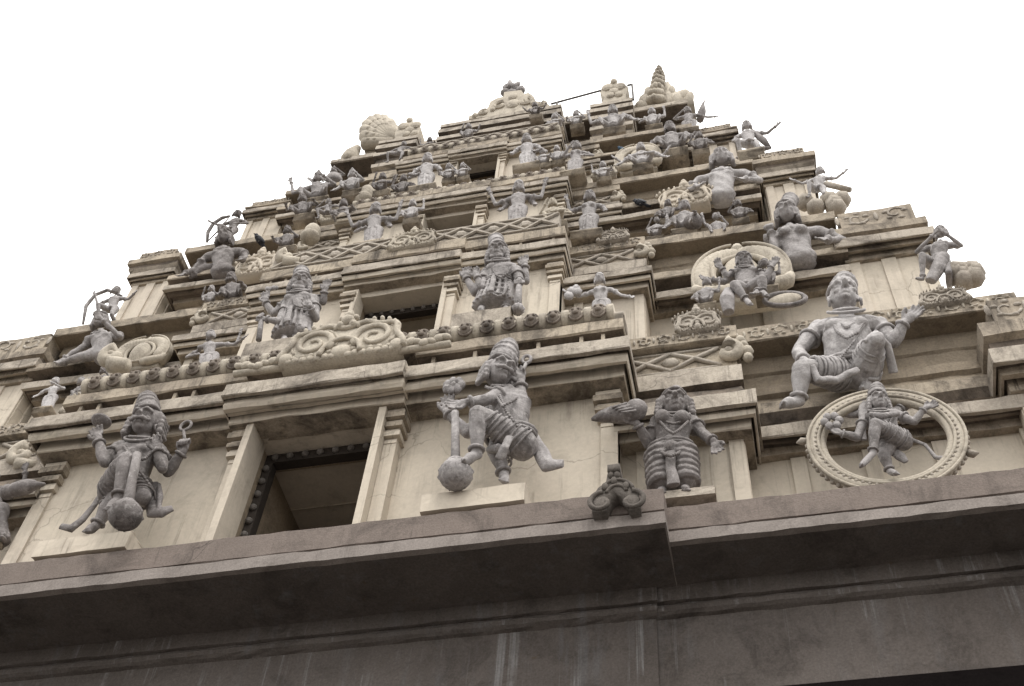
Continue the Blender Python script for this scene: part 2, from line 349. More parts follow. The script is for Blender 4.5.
def nasi(mb, c, w, h, t, detail=1.0):
    """horseshoe gable ornament: lobed plate, paired scrolls, beaded rim, flame finial; c = foot centre, front at c.y"""
    c = Vector(c); out = []
    ang = [math.pi*i/40 for i in range(41)]
    for i, a in enumerate(ang):
        x = -math.cos(a); z = math.sin(a)
        r = 1+.05*math.cos(a*10)
        sh = .80+.25*abs(x)**1.2
        out.append((c.x+x*w/2*r, c.z+h*(.06+.80*(z**.72)*sh*r*.98)))
    out = [(c.x-w/2, c.z)]+out+[(c.x+w/2, c.z)]
    mb.plate(out, c.y+.02*t, c.y+t)
    rim = [(x, c.y, z) for x, z in out[1:-1]]
    mb.tube(rim, .035*h+.008, 6)
    for s in (-1, 1):
        mb.tube(spiral((c.x+s*w*.26, c.y, c.z+h*.38), h*.30, h*.06, math.pi*(1.2 if s > 0 else -.2), math.pi*((1.2-2.9) if s > 0 else (-.2+2.9)), 24), [.055*h*(1-.5*i/23) for i in range(24)], 6)
        mb.tube(spiral((c.x+s*w*.26, c.y+.01, c.z+h*.38), h*.36, h*.30, math.pi*(1.1 if s > 0 else -.1), math.pi*((1.1-1.3) if s > 0 else (-.1+1.3)), 14), .028*h, 5)
        for j in range(7):
            a = math.pi*(.15+.55*j/6); rr = h*.43
            mb.ell((c.x+s*(w*.24+rr*.95*math.cos(a)), c.y, c.z+h*.36+rr*.95*math.sin(a)), (.035*h, .03, .06*h), None, 6, 4)
        mb.ell((c.x+s*w*.47, c.y+.01, c.z+h*.12), (.07*w, .04, .12*h), None, 8, 5)
    mb.tube([(c.x+.17*w*math.cos(a), c.y-.01, c.z+h*.06+.34*h*math.sin(a)) for a in [math.pi*i/16 for i in range(17)]], .04*h, 6)
    for q in range(15):      # leaf row along the foot
        x = (q-7)/7.5*w*.47; mb.ell((c.x+x, c.y+.008, c.z+h*(.055+.012*(q % 2))), (w*.036, .022, h*.06), Matrix.Rotation(.4*(-1)**q, 3, 'Y'), 8, 5)
    for s in (-1, 1):
        for q in range(5): mb.ell((c.x+s*w*(.10+.075*q), c.y+.008, c.z+h*(.16-.012*q)), (w*.03, .02, h*.045), Matrix.Rotation(s*.6, 3, 'Y'), 7, 5)
    mb.ell((c.x, c.y+.01, c.z+h*.14), (.10*w, .04, .13*h), None, 8, 6)
    for (dx, dz, r) in ((0, .80, .11), (-.05, .72, .07), (.05, .72, .07), (0, .93, .08), (-.06, .88, .05), (.06, .88, .05), (0, 1.02, .045)):
        mb.ell((c.x+dx*w, c.y-.005, c.z+dz*h), (r*h, min(.06, r*h), r*h), None, 8, 6)

def shell_gable(mb, c, w, h, t):
    """fan-shaped gable: two broad ear lobes round a raised disc and a knob on top"""
    c = Vector(c)
    for s in (-1, 1):
        for q in [i*.5 for i in range(13)]:      # broad rolled ear: overlapping lobes along a curve
            a = math.pi*(.50-.10*q) if s > 0 else math.pi*(.50+.10*q); rr = w*.36
            mb.ell((c.x+s*w*.06+rr*math.cos(a), c.y+t*(.5-.03*q), c.z+h*.42+h*.38*math.sin(a)), (w*(.11+.016*q*(1-q/8)), t*.5, h*(.13+.02*q*(1-q/8))), None, 12, 8)
        mb.tube([(c.x+s*w*.06+w*.47*math.cos(a), c.y+t*.12, c.z+h*.42+h*.52*math.sin(a)) for a in [math.pi*((.5-.62*i/14) if s > 0 else (.5+.62*i/14)) for i in range(15)]], [.018*h+.008*h*min(i, 14-i)/7 for i in range(15)], 6)
        mb.tube([(c.x+s*w*.12, c.y+.02, c.z+h*.14), (c.x+s*w*.32, c.y, c.z+h*.10), (c.x+s*w*.48, c.y+.02, c.z+h*.18), (c.x+s*w*.52, c.y+.02, c.z+h*.28)], [.07*h, .08*h, .07*h, .04*h], 8)
    mb.ell((c.x, c.y+t*.35, c.z+h*.42), (w*.22, t*.6, h*.34), None, 18, 10)
    mb.torus((c.x, c.y+t*.05, c.z+h*.42), h*.27, .035*h, 'y', 26, 6)
    mb.box(c.x-w*.42, c.x+w*.42, c.y+t*.25, c.y+t, c.z, c.z+h*.24)
    mb.tube([(c.x, c.y+t*.4, c.z+h*.70), (c.x, c.y+t*.4, c.z+h*.84), (c.x, c.y+t*.4, c.z+h*.88), (c.x, c.y+t*.4, c.z+h*.98)], [.05*h, .05*h, .085*h, .05*h], 10)

def face_roll(mb, xa, xb, y, z, r, k, pitch=.23):
    """round moulding bound with rings, a lion mask between every pair"""
    mb.tube([(xa, y, z), (xb, y, z)], r, 12)
    n = max(1, round((xb-xa)/pitch)); w = (xb-xa)/n
    for i in range(n+1):
        x = xa+i*w
        mb.tube([(x-.025*k, y, z), (x+.025*k, y, z)], r*1.14, 12)
        if i < n:
            xc = x+w/2; yy = y-r*.80; zz = z-.1*r
            # broad lion mask: brow, muzzle, eyes, ruff
            mb.ell((xc, yy, zz), (w*.27, r*.50, r*.95), None, 10, 7, 1)
            mb.tube([(xc+w*.31*math.cos(a), yy-r*.05, zz+r*.92*math.sin(a)) for a in [2*math.pi*q/14 for q in range(14)]], r*.14, 5, True, 1)
            mb.ell((xc, yy-r*.48, zz-r*.25), (r*.34, r*.22, r*.30), None, 7, 5, 1)
            for s in (-1, 1): mb.ell((xc+s*w*.12, yy-r*.40, zz+r*.32), r*.17, None, 6, 4, 1)

def volute(mb, c, s, r, t):
    """curled end of a parapet; s = +1 curls towards +x"""
    mb.tube(spiral((c[0], c[1], c[2]), r, r*.35, math.pi*.5, math.pi*.5-s*math.pi*1.6, 18), [t*(1-.35*i/17) for i in range(18)], 10)
    mb.ell(c, (r*.45, t*.9, r*.45), None, 10, 7)

def build_tower():
    tw = empty('temple_tower', (0, 0, 0))
    tag(tw, 'tall cream and grey stepped temple gateway tower with tiered cornices and dark windows', 'tower')
    P = lambda mb, name, mats, smooth=False: mb.build(name, mats, tw, smooth)
    # ---- granite base
    mb = MB()
    yb = 2*YC
    def base(x0, x1, dy, kx, ym):
        w = ym+.055; zo = .008 if dy < .1 else 0
        mb.stack(x0, x1, w, yb, [(w, -.02, 0), (w, .5, 0), (w, 3.0, 0), (w, 6.40, 0), (ym+.03, 6.41, 0), (ym+.01, 6.425, 0), (ym+.005, 6.455, 0), (ym+.02, 6.475, 0),
                (ym+.025, 6.485, 0), (ym, 6.49, 0), (ym-.005, 6.60-zo, 0), (dy+.22, 6.602-zo, 0), (dy-.06, 6.605-zo, 2), (dy-.10, 6.61-zo, 2), (dy-.10, 6.69, 2), (dy-.085, 6.693, 0), (dy-.08, 6.71, 1), (dy-.09, 6.715, 1), (dy-.085, 6.90, 1), (dy-.05, 6.93, 1), (.20+dy, 7.08, 1), (.24+dy, 7.10, 1)], kx, kx, .0035, .10)
    base(-2.36, 2.36, 0.0, .25, .405)
    base(-5.75, 5.75, .165, .6, .42)
    P(mb, 'granite_base', [M['wall_dark'], M['granite'], M['granite_lip']])
    mb = MB(); mb.box(2.7, 5.4, .452, .60, 0.0, 5.85); P(mb, 'doorway_shade_panel', M['doorway_shade'])  # flat panel on the wall, the dark of a recessed doorway painted on
    # ---- the four storeys
    for ti, T in enumerate(TIERS):
        c, b, r, kk, k = T['C'], T['B'], T['R'], T['K'], T['k']
        zb = T['zb']; wn = c['win']; wt = c['wt']; zl = wt+.0
        # central bay: two piers, then lintel and eave across
        inner = wn+.02
        for s in (-1, 1):
            xa, xb = sorted((s*inner, s*c['x']))
            mb = MB(); mb.box(xa, xb, c['yw'], c['yw']+.9, zb, zl); P(mb, 'wall', M['cream'])
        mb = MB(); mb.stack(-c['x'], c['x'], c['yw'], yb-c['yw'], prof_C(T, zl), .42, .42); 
        # small blocks standing in the neck above the eave
        n = int(c['x']*2/.16)
        for i in range(n):
            x = -c['x']+.08+i*(2*c['x']-.16)/(n-1)
            if ti < 2 and i % 5 in (0, 1, 3): mb.box(x-.014*k, x+.014*k, c['ys']+.03*k, c['ys']+.14*k, c['e'][1]+.03*k, c['s'][0]-.006, 1)
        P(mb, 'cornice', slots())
        # projecting window bay cornice
        mb = MB(); T2 = dict(T); T2['C'] = dict(c); T2['C']['ye'] = c['ye']-.055*k; T2['C']['ys'] = c['ys']-.045*k; T2['C']['yw'] = c['yw']-.03
        T2['C']['e'] = (c['e'][0]-.01, c['e'][1]+.006); T2['C']['s'] = (c['s'][0]-.006, c['s'][1]+.008)
        hx = wn+.17*k
        mb.stack(-hx, hx, c['yw']-.03, c['yw']+.7, prof_C(T2, zl-.003), .12, .12); P(mb, 'window_cornice', slots())
        # window: frame pilasters, chamber, beam
        for s in (-1, 1):
            mb = MB(); xa, xb = sorted((s*wn, s*(wn+.055*k))); mb.box(xa, xb, c['wy'], c['yw']+.06, zb, zl+.02)
            xa, xb = sorted((s*(wn+.058*k), s*(wn+.15*k)))
            pilaster(mb, xa, xb, c['yw']-.10*k, zb, zl-.34*k, k, zl+.02)
            P(mb, 'window_pilaster', [M['cream'], M['stone']])
        win = MB(); dpt = .36*k; yi = c['wy']+.02
        w2 = inner-.005; x_ = w2+.04
        win.box(-x_, -w2, c['yw']+.02, yi+1.9*k, zb, zl-.0, 0); win.box(w2, x_, c['yw']+.02, yi+1.9*k, zb, zl, 0)
        win.box(-x_, x_, yi+1.9*k, yi+1.9*k+.05, zb, zl, 1)
        win.box(-w2+.002, w2-.002, yi+dpt, yi+dpt+.08, zl-.05*k, zl-.002, 0)
        wo = P(win, 'window_recess', [M['interior'], M['wood']])
        fr = MB(); rr = .03*k
        fr.box(-w2+.004, w2-.004, yi+dpt-.06*k, yi+dpt+.02*k, zl-.10*k, zl-.01*k, 0)
        for s in (-1, 1):
            xa, xb = sorted((s*(w2-.004), s*(w2-.07*k))); fr.box(xa, xb, yi+dpt-.06*k, yi+dpt+.02*k, zb, zl-.102*k, 0)
        if ti < 2:
            for i in range(8):
                x = -w2+.08*k+i*(2*w2-.16*k)/7; fr.ell((x, yi+dpt-.07*k, zl-.055*k), (.028*k, .026*k, .028*k), None, 8, 6, 1)
            for i in range(7):
                for s in (-1, 1): fr.ell((s*(w2-.037*k), yi+dpt-.07*k, zl-.17*k-i*.135*k), (.027*k, .026*k, .028*k), None, 8, 6, 1)
        o = fr.build('window_frame', [M['wood'], M['boss']], wo)
        # corner pilasters of the central bay
        for s in (-1, 1):
            mb = MB(); xa, xb = sorted((s*(c['x']-.115*k), s*c['x'])); pilaster(mb, xa, xb, c['yw']-.022, zb, c['e'][0]-.46*k, k, c['e'][0]-.108*k); P(mb, 'pilaster', [M['cream'], M['stone']])
        # side bays, recesses, corner pavilions
        for (pf, d, nm, x0, kr) in ((prof_B, b, 'side_bay', c['x']-.02, .45), (prof_R, r, 'recess_wall', c['x']-.02, .35)):
            mb = MB(); mb.stack(x0, d['x'], d['yw'], yb-d['yw'], pf(T), 0, kr)
            o = P(mb, nm, slots()); mirror(o)
        mb = MB(); mb.stack(kk['xi'], kk['xo'], kk['yw'], yb-kk['yw'], prof_K(T), .5, .5)
        mb.stack(kk['xi']+.02, kk['xo']-.02, kk['yb'], yb-kk['yb'], [(kk['yb'], kk['b'][0]-.035*k, 1), (kk['yb'], kk['b'][1], 1), (kk['yb']+.03, kk['b'][1]+.01, 1)], 0, 0)
        n = 3
        for i in range(n):
            f = i/(n-1); w = (.11 if i != 1 else .15)*k; x = kk['xi']+w/2+.01+f*(kk['xo']-kk['xi']-w-.02)
            mb.box(x-w/2, x+w/2, kk['yw']-.022, kk['yw']+.05, zb, kk['e'][0]-.05*k)
        for i in range(5):
            y = kk['yw']+.12+i*1.1
            if y+.2 < yb-kk['yw']: mb.box(kk['xi']-.02, kk['xi']+.02, y, y+.12, zb, kk['e'][0]-.05*k)
        o = P(mb, 'corner_pavilion', slots()); mirror(o)
        # masonry closing the corner between recess and pavilion
        mb = MB(); mb.box(r['x']-.06, kk['xi']+.06, r['yw']+.10, yb-r['yw']-.10, zb, kk['b'][0]-.02); o = P(mb, 'corner_masonry', M['stone']); mirror(o)
        # bay pilasters
        for (x, d) in ((b['x']-.11*k, b), (c['x']+.10*k, b), (b['x']+.28*k, r), (b['x']+.75*k, r), (b['x']+1.2*k, r)):
            mb = MB(); mb.box(x, x+.10*k, d['yw']-.025, d['yw']+.03, zb, d['e'][0]-.05*k)
            o = P(mb, 'pilaster', M['cream']); mirror(o)
        # carved bands
        mb = MB(); x0 = c['x']+.02
        lattice(mb, x0, b['x']-.10*k, b['yl']-.004, b['l'][0]+.015*k, b['l'][1]-.03*k, k)
        o = P(mb, 'lattice_band', M['relief'], True); mirror(o)
        mb = MB(); volute(mb, (b['x']-.03*k, b['yl']-.03*k, (b['l'][0]+b['l'][1])/2), 1, .09*k, .05*k)
        for (dx, dz, q) in ((.06, .13, .05), (.03, .19, .035), (.10, .0, .05), (.1, -.07, .04), (.08, .08, .04)):
            mb.ell((b['x']+dx*k, b['yl']-.01, (b['l'][0]+b['l'][1])/2+dz*k), q*k, None, 8, 6)
        mb.tube([(b['x']-.02*k, b['yl']-.05*k, b['l'][0]+.18*k), (b['x']-.02*k, b['yl']-.05*k, b['l'][0]+.30*k)], [.06*k, .012], 8)
        o = P(mb, 'volute', M['pale'], True); mirror(o)
        if ti < 2:
            mb = MB(); leaf_frieze(mb, c['x']+.12, b['x']+.02, b['ys'], b['s'][0]+.01, b['s'][1]-.005, k, 3); o = P(mb, 'leaf_frieze', M['relief'], True); mirror(o)
        if ti == 0:
            mb = MB(); leaf_frieze(mb, b['x']+.10, r['x']+.05, r['ys'], r['s'][0]+.01, r['s'][1]-.005, k, 5); o = P(mb, 'leaf_frieze', M['pale'], True); mirror(o)
        mb = MB(); leaf_frieze(mb, kk['xi']-.0, kk['xo'], kk['yb'], kk['b'][0]+.02*k, kk['b'][1], k, 8); o = P(mb, 'leaf_frieze', M['relief'], True); mirror(o)
        # parapet of the central bay
        zp = c['s'][1]
        if ti in (0, 3):
            rr = .080 if ti == 0 else .06
            mb = MB(); face_roll(mb, -c['x']+.05, c['x']-.02, c['ys']+.05*k, zp+rr*1.45, rr, k, .17 if ti == 0 else .15)
            P(mb, 'lion_roll', [M['pale'], M['mask']], True)
        if ti == 2:
            rr = .06; mb = MB(); face_roll(mb, -c['x']+.05, c['x']-.02, c['ys']+.06, zp+rr*1.1, rr, k, .16); P(mb, 'lion_roll', [M['pale'], M['mask']], True)
        if ti in (1, 3):
            hh = .25 if ti == 1 else .22; yl = c['ys']+.01
            mb = MB(); mb.box(-c['x']+.03, c['x']-.03, yl+.01, yl+.2, zp-.02, zp+hh+.05); 
            lattice(mb, -c['x']+.04, c['x']-.04, yl, zp+.05, zp+hh+.05, k); P(mb, 'lattice_parapet', M['relief'], False)
    return tw
# ------------------------------------------------------------------ carved figures
PENDING = []
def lerp(a, b, t): return a+(b-a)*t

def carve(mb, name, mat, parent, voxel, smooth=1):
    """one continuous carved surface: the rough shapes are fused into a single skin"""
    o = mb.build(name, mat, parent, False, False)
    r = o.modifiers.new('fuse', 'REMESH'); r.mode = 'VOXEL'; r.voxel_size = voxel; r.use_smooth_shade = True
    if smooth:
        s = o.modifiers.new('soften', 'SMOOTH'); s.factor = .5; s.iterations = smooth
    PENDING.append(o); return o

def finish_carving():
    bpy.context.view_layer.update()
    dg = bpy.context.evaluated_depsgraph_get()
    for o in PENDING:
        me = bpy.data.meshes.new_from_object(o.evaluated_get(dg)); me.name = o.name
        me.polygons.foreach_set('use_smooth', [True]*len(me.polygons))
        old = o.data; o.modifiers.clear(); o.data = me; bpy.data.meshes.remove(old)
        # wear: tiny uneven swelling so that no curve is perfect
        n = len(me.vertices); co = np.empty(n*3, 'f'); me.vertices.foreach_get('co', co); co = co.reshape(-1, 3)
        a = o.get('wear', .004)
        co += a*np.stack([np.sin(co[:, 1]*37+co[:, 2]*29), np.sin(co[:, 0]*33+co[:, 2]*41+1), np.sin(co[:, 0]*39+co[:, 1]*31+2)], 1).astype('f')
        me.vertices.foreach_set('co', co.ravel()); me.update()
        if 'wear' in o: del o['wear']
    PENDING.clear()

class Fig:
    def __init__(s, name, label, Y, crop=None, head=.25, root=None, cat='statue', group=None, mat='statue', voxel=None):
        s.Y = Y; s.crop = crop; s.h = head; s.mat = M[mat]; s.vox = voxel or max(.005, head*.027)
        s.b = MB(); s.g = MB(); s.c = MB(); s.hr = MB(); s.orn = MB(); s.extra = []
        s.mini = False; s.name = name; s.label = label; s.cat = cat; s.group = group; s.rootp = root
    def o(s, nm):
        if s.mini: return s.b
        m = MB(); s.extra.append((nm, m, s.mat)); return m
    def P(s, cx, cy, dy=0.0):
        x0, y0, k = s.crop
        return at(x0+cx/k, y0+cy/k, s.Y+dy)
    def V(s, p):
        return Vector(p) if isinstance(p, Vector) else s.P(*p)
    def torso(s, pelvis, chest, neck, shl, shr, w=1.0, breasts=False, belly=0.0):
        pelvis, chest, neck, shl, shr = map(s.V, (pelvis, chest, neck, shl, shr)); h = s.h; b = s.b
        s.pel, s.ch, s.nk = pelvis, chest, neck
        n = 15
        for i in range(n):
            t = i/(n-1); p = lerp(pelvis, chest, t)
            rx = lerp(lerp(.60, .47, min(1, t*2)), lerp(.47, .62, max(0, t*2-1)), 1 if t > .5 else 0)*h*w if False else (.60-.26*t+.30*t*t)*h*w
            b.ell(p+Vector((0, -belly*h*math.sin(math.pi*t)*.6, 0)), (rx, (.42+belly*.5*math.sin(math.pi*t))*h, .34*h), None, 14, 8)
        b.ell(lerp(chest, neck, .25), (.60*h*w, .40*h, .36*h), None, 14, 8)
        for q in (shl, shr): b.tube([lerp(chest, neck, .45), lerp(lerp(chest, neck, .5), q, .6), q], [.30*h, .28*h, .25*h], 10)
        b.tube([lerp(chest, neck, .3), neck, neck+(neck-chest).normalized()*.3*h], [.26*h, .20*h, .19*h], 10)
        ax = (shr-shl).normalized()
        if breasts:
            for k in (-1, 1): b.ell(lerp(chest, neck, .15)+ax*k*.30*h+Vector((0, -.36*h, -.02*h)), (.25*h, .24*h, .25*h), None, 12, 8)
        else:
            for k in (-1, 1): b.ell(lerp(chest, neck, .2)+ax*k*.28*h+Vector((0, -.26*h, 0)), (.28*h, .16*h, .20*h), None, 10, 7)
        # necklaces and chest cord
        for (r, z) in ((.27, -.02), (.40, -.04)):
            pts = []
            for i in range(11):
                a = math.pi*(i/10); pts.append(neck+ax*(r*1.15*h*math.cos(a))+Vector((0, -(.16+.25*math.sin(a))*h, (z-1.05*r*math.sin(a))*h)))
            s.o('necklace').tube(pts, .045*h, 6)
    def arm(s, sh, el, wr, tip=None, fat=1.0, hand='open', fist=False):
        sh, el, wr = map(s.V, (sh, el, wr)); h = s.h*fat; b = s.b
        m1 = lerp(sh, el, .45); m2 = lerp(el, wr, .35)
        b.tube([sh, m1, el], [.24*h, .225*h, .165*h], 10); b.ell(sh, .255*h, None, 10, 7); b.ell(el, .172*h, None, 10, 7)
        b.tube([el, m2, wr], [.168*h, .175*h, .115*h], 10); b.ell(wr, .118*h, None, 8, 6)
        s.band(sh, el, .42, .25*h); s.band(el, wr, .88, .15*h)
        d = (s.V(tip)-wr) if tip is not None else (wr-el)*.5
        s.hand(wr, d.normalized(), hand)
        return wr
    def band(s, a, b_, t, r):
        c = lerp(a, b_, t); d = (b_-a).normalized()
        u = d.cross(Vector((0, 1, 0)));
        if u.length < 1e-3: u = Vector((1, 0, 0))
        u.normalize(); w = d.cross(u)
        s.o('bangle').tube([c+(u*math.cos(q)+w*math.sin(q))*r for q in [2*math.pi*i/14 for i in range(14)]], (.075 if s.mini else .05)*s.h, 6, True)
    def hand(s, wr, d, mode):
        h = s.h; b = s.b
        side = d.cross(Vector((0, 1, 0)))
        if side.length < .1: side = Vector((1, 0, 0))
        side.normalize(); nrm = side.cross(d)
        pc = wr+d*.17*h
        b.tube([wr, pc, wr+d*.30*h], [.11*h, .15*h, .12*h], 10, flat=(nrm, .6))
        L = (.30, .36, .33, .26)
        for i in range(4):
            o = (i-1.5)*.085*h; base = wr+d*.27*h+side*o
            sp = d+side*(i-1.5)*.13
            if mode == 'fist':
                pts = [base, base+d*.10*h-nrm*.10*h, base-nrm*.17*h-d*.05*h, base-d*.12*h-nrm*.12*h]
            elif mode == 'mudra' and i in (0, 3):
                pts = [base, base+d*.14*h-nrm*.10*h, base+d*.06*h-nrm*.2*h]
            else:
                pts = [base, base+sp*L[i]*.5*h, base+sp*L[i]*h-nrm*.07*h]
            b.tube(pts, [.052*h, .047*h, .042*h, .04*h][:len(pts)], 6)
        b.tube([wr+d*.08*h+side*.10*h, wr+d*.20*h+side*.22*h-nrm*.04*h, wr+d*.34*h+side*.24*h-nrm*.08*h], [.06*h, .055*h, .045*h], 6)
    def leg(s, hip, kn, an, toe, fat=1.0, foot=True):
        hip, kn, an = map(s.V, (hip, kn, an)); h = s.h*fat; b = s.b
        b.tube([hip, lerp(hip, kn, .35), lerp(hip, kn, .75), kn], [.42*h, .39*h, .29*h, .245*h], 12); b.ell(kn, .25*h, None, 10, 7); b.ell(hip, .425*h, None, 12, 8)
        b.tube([kn, lerp(kn, an, .3), lerp(kn, an, .7), an], [.235*h, .24*h, .17*h, .135*h], 12); b.ell(an, .14*h, None, 8, 6)
        s.band(kn, an, .86, .18*h)
        if foot:
            toe = s.V(toe); d = toe-an; dn = d.normalized()
            b.tube([an-dn*.10*h, lerp(an, toe, .5), toe], [.13*h, .145*h, .10*h], 10)
            side = dn.cross(Vector((0, 0, 1)));
            if side.length < .1: side = Vector((1, 0, 0))
            side.normalize()
            for i in range(5): b.ell(toe+side*(i-2)*.055*h+dn*(.03-.012*abs(i-1))*h, .045*h, None, 6, 4)
    def head(s, c, yaw=0.0, pitch=-.2, tilt=0.0, moustache=False, beard=False, hair='long', crown='tall', ctip=None, cw=1.0):
        c = s.V(c); h = s.h; b = s.b
        R_ = Matrix.Rotation(tilt, 3, 'Y') @ Matrix.Rotation(-yaw, 3, 'Z') @ Matrix.Rotation(-pitch, 3, 'X')
        f = R_ @ Vector((0, -1, 0)); u = R_ @ Vector((0, 0, 1)); r = R_ @ Vector((1, 0, 0))
        def q(a, fw, up): return c+r*a*h+f*fw*h+u*up*h
        b.ell(q(0, -.04, .08), (.36*h, .41*h, .42*h), R_, 16, 12)
        b.ell(q(0, .06, -.20), (.285*h, .30*h, .28*h), R_, 14, 10)
        b.ell(q(0, .24, -.40), (.12*h, .10*h, .09*h), R_, 8, 6)
        b.tube([q(0, .34, .12), q(0, .46, -.03), q(0, .53, -.12)], [.05*h, .07*h, .095*h], 8)
        for k in (-1, 1):
            b.ell(q(k*.065, .40, -.14), .055*h, None, 8, 6)
            b.tube([q(k*.03, .39, .13), q(k*.16, .405, .17), q(k*.31, .27, .11)], [.05*h, .062*h, .04*h], 6)
            b.ell(q(k*.155, .29, .035), (.085*h, .06*h, .05*h), R_, 10, 8)
            b.ell(q(k*.19, .25, -.12), (.11*h, .10*h, .09*h), R_, 8, 6)
            b.ell(q(k*.38, -.02, -.02), (.05*h, .09*h, .15*h), R_, 8, 6)
            s.o('earring').torus(q(k*.41, .0, -.26), .09*h, .035*h, 'x', 12, 6)
        b.ell(q(0, .35, -.245), (.12*h, .06*h, .032*h), R_, 8, 6); b.ell(q(0, .34, -.305), (.10*h, .06*h, .036*h), R_, 8, 6)
        if moustache:
            for k in (-1, 1): s.hr.tube([q(0, .43, -.20), q(k*.12, .43, -.22), q(k*.24, .36, -.26), q(k*.33, .29, -.17)], [.06*h, .075*h, .055*h, .025*h], 6)
        if beard:
            for k in range(-2, 3): s.hr.tube([q(k*.10, .25-.03*abs(k), -.36), q(k*.09, .24, -.52), q(k*.04, .2, -.66+.04*abs(k))], [.09*h, .09*h, .03*h], 6)
        if hair in ('long', 'big'):
            g = 1.25 if hair == 'big' else 1.0
            for k in (-1, 1):
                for j in range(4):
                    a = .30+.05*j
                    s.hr.tube([q(k*.28*g, .06-.14*j, .28), q(k*.38*g, -.02-.12*j, .08), q(k*.37*g, -.05-.11*j, -.16), q(k*(.38+.02*j)*g, -.04-.1*j, -.38), q(k*(.46+.02*j)*g, -.02-.1*j, -.46)], [.08*h, .105*h, .10*h, .085*h, .04*h], 7)
                    for t_ in range(4): s.hr.ell(q(k*(.40+.01*t_)*g, .0-.12*j, .12-.16*t_), .10*h, None, 6, 5)
            s.hr.ell(q(0, -.16, .16), (.42*h*g, .40*h, .44*h), R_, 14, 10)
        elif hair == 'bun':
            s.hr.ell(q(0, -.14, .18), (.43*h, .40*h, .42*h), R_, 14, 10); s.hr.ell(q(0, -.30, .40), (.30*h, .28*h, .26*h), R_, 12, 8)
        tip = s.V(ctip) if ctip is not None else q(0, -.12, 1.35)
        base = q(0, -.04, .26); ax = tip-base; L = ax.length; ax.normalize()
        def ring(t, rr, th):
            cc = base+ax*L*t; U = ax.cross(f); U.normalize(); W = ax.cross(U)
            s.c.tube([cc+(U*math.cos(a)+W*math.sin(a))*rr*h for a in [2*math.pi*i/18 for i in range(18)]], th*h, 6, True)
        if crown == 'tall':
            s.c.tube([base, base+ax*L*.30, base+ax*L*.55, base+ax*L*.78, base+ax*L*.92, tip], [.36*h*cw, .40*h*cw, .37*h*cw, .29*h*cw, .17*h*cw, .05*h], 14)
            for t, rr, th in ((.02, .37, .06), (.12, .38*cw, .045), (.34, .40*cw, .05), (.55, .37*cw, .05), (.75, .29*cw, .05), (.90, .17, .05)): ring(t, rr, th)
            for k in range(-3, 4):
                a = k*.42; d = f*math.cos(a)+r*math.sin(a); s.c.ell(base+ax*L*.22+d*.40*h*cw, (.075*h, .075*h, .13*h), None, 7, 5)
            for k in range(-2, 3):
                a = k*.5; d = f*math.cos(a)+r*math.sin(a); s.c.ell(base+ax*L*.47+d*.34*h*cw, (.06*h, .06*h, .10*h), None, 7, 5)
        elif crown == 'cyl':
            s.c.tube([base, base+ax*L*.4, base+ax*L*.85, tip], [.40*h*cw, .36*h*cw, .36*h*cw, .27*h*cw], 16)
            for t, rr, th in ((.03, .38, .055), (.45, .37*cw, .045), (.85, .36*cw, .055)): ring(t, rr, th)
        elif crown == 'knot':
            s.c.tube([base, base+ax*L*.35, base+ax*L*.6, base+ax*L*.85, tip], [.36*h, .26*h, .24*h, .20*h, .05*h], 12)
            for t, rr, th in ((.03, .38, .05), (.4, .25, .05)): ring(t, rr, th)
    def skirt(s, waist, feet, r0, r1, folds=9, sash=True, rings=0):
        """wrapped cloth from the belt down, as one pleated body"""
        waist, feet = s.V(waist), s.V(feet); h = s.h; g = s.g; d = feet-waist
        n = 12
        for i in range(n):
            t = i/(n-1); rr = lerp(r0, r1, t)*h
            g.ell(waist+d*t, (rr, .52*rr+.14*h, d.length/n*1.0), None, 18, 8)
        for i in range(folds):
            a = math.pi*(i+.5)/folds
            g.tube([waist+d*t+Vector((-math.cos(a)*lerp(r0, r1, t)*h, -math.sin(a)*(.55*lerp(r0, r1, t)+.14)*h, 0)) for t in (0, .25, .5, .75, 1)], [.05*h, .07*h, .07*h, .08*h, .09*h], 6)
        for i in range(rings):
            t = (i+.6)/rings; rr = lerp(r0, r1, t)*h
            g.tube([waist+d*t+Vector((-math.cos(a)*rr*1.03, -math.sin(a)*(.55*rr+.15*h), .05*h*math.cos(2*a))) for a in [math.pi*k/12 for k in range(13)]], .06*h, 6)
        if sash:
            g.tube([waist+Vector((0, -(.55*r0+.2)*h, .02*h)), lerp(waist, feet, .5)+Vector((0, -(.3*(r0+r1)+.2)*h, 0)), feet+Vector((0, -(.55*r1+.2)*h, .1*h))], [.13*h, .12*h, .16*h], 8, flat=((0, 1, 0), .5))
    def belt(s, c, r, th=.07, flat=.72, sag=.1):
        c = s.V(c); h = s.h
        bm_ = s.o('belt')
        for (dz, q) in ((0, 1), (-.11, .8)):
            bm_.tube([c+Vector((math.cos(a)*r*h, math.sin(a)*r*flat*h, (dz-sag*max(0, -math.sin(a)))*h)) for a in [2*math.pi*i/20 for i in range(20)]], th*h*q, 6, True)
        bm_.ell(c+Vector((0, -r*flat*h-.02*h, -.1*h)), (.13*h, .07*h, .13*h), None, 8, 6)
    def cloth(s, pts, rads, flat=.45, to=None):
        (to or s.g).tube([s.V(p) for p in pts], [r*s.h for r in rads], 10, flat=((0, 1, 0), flat))
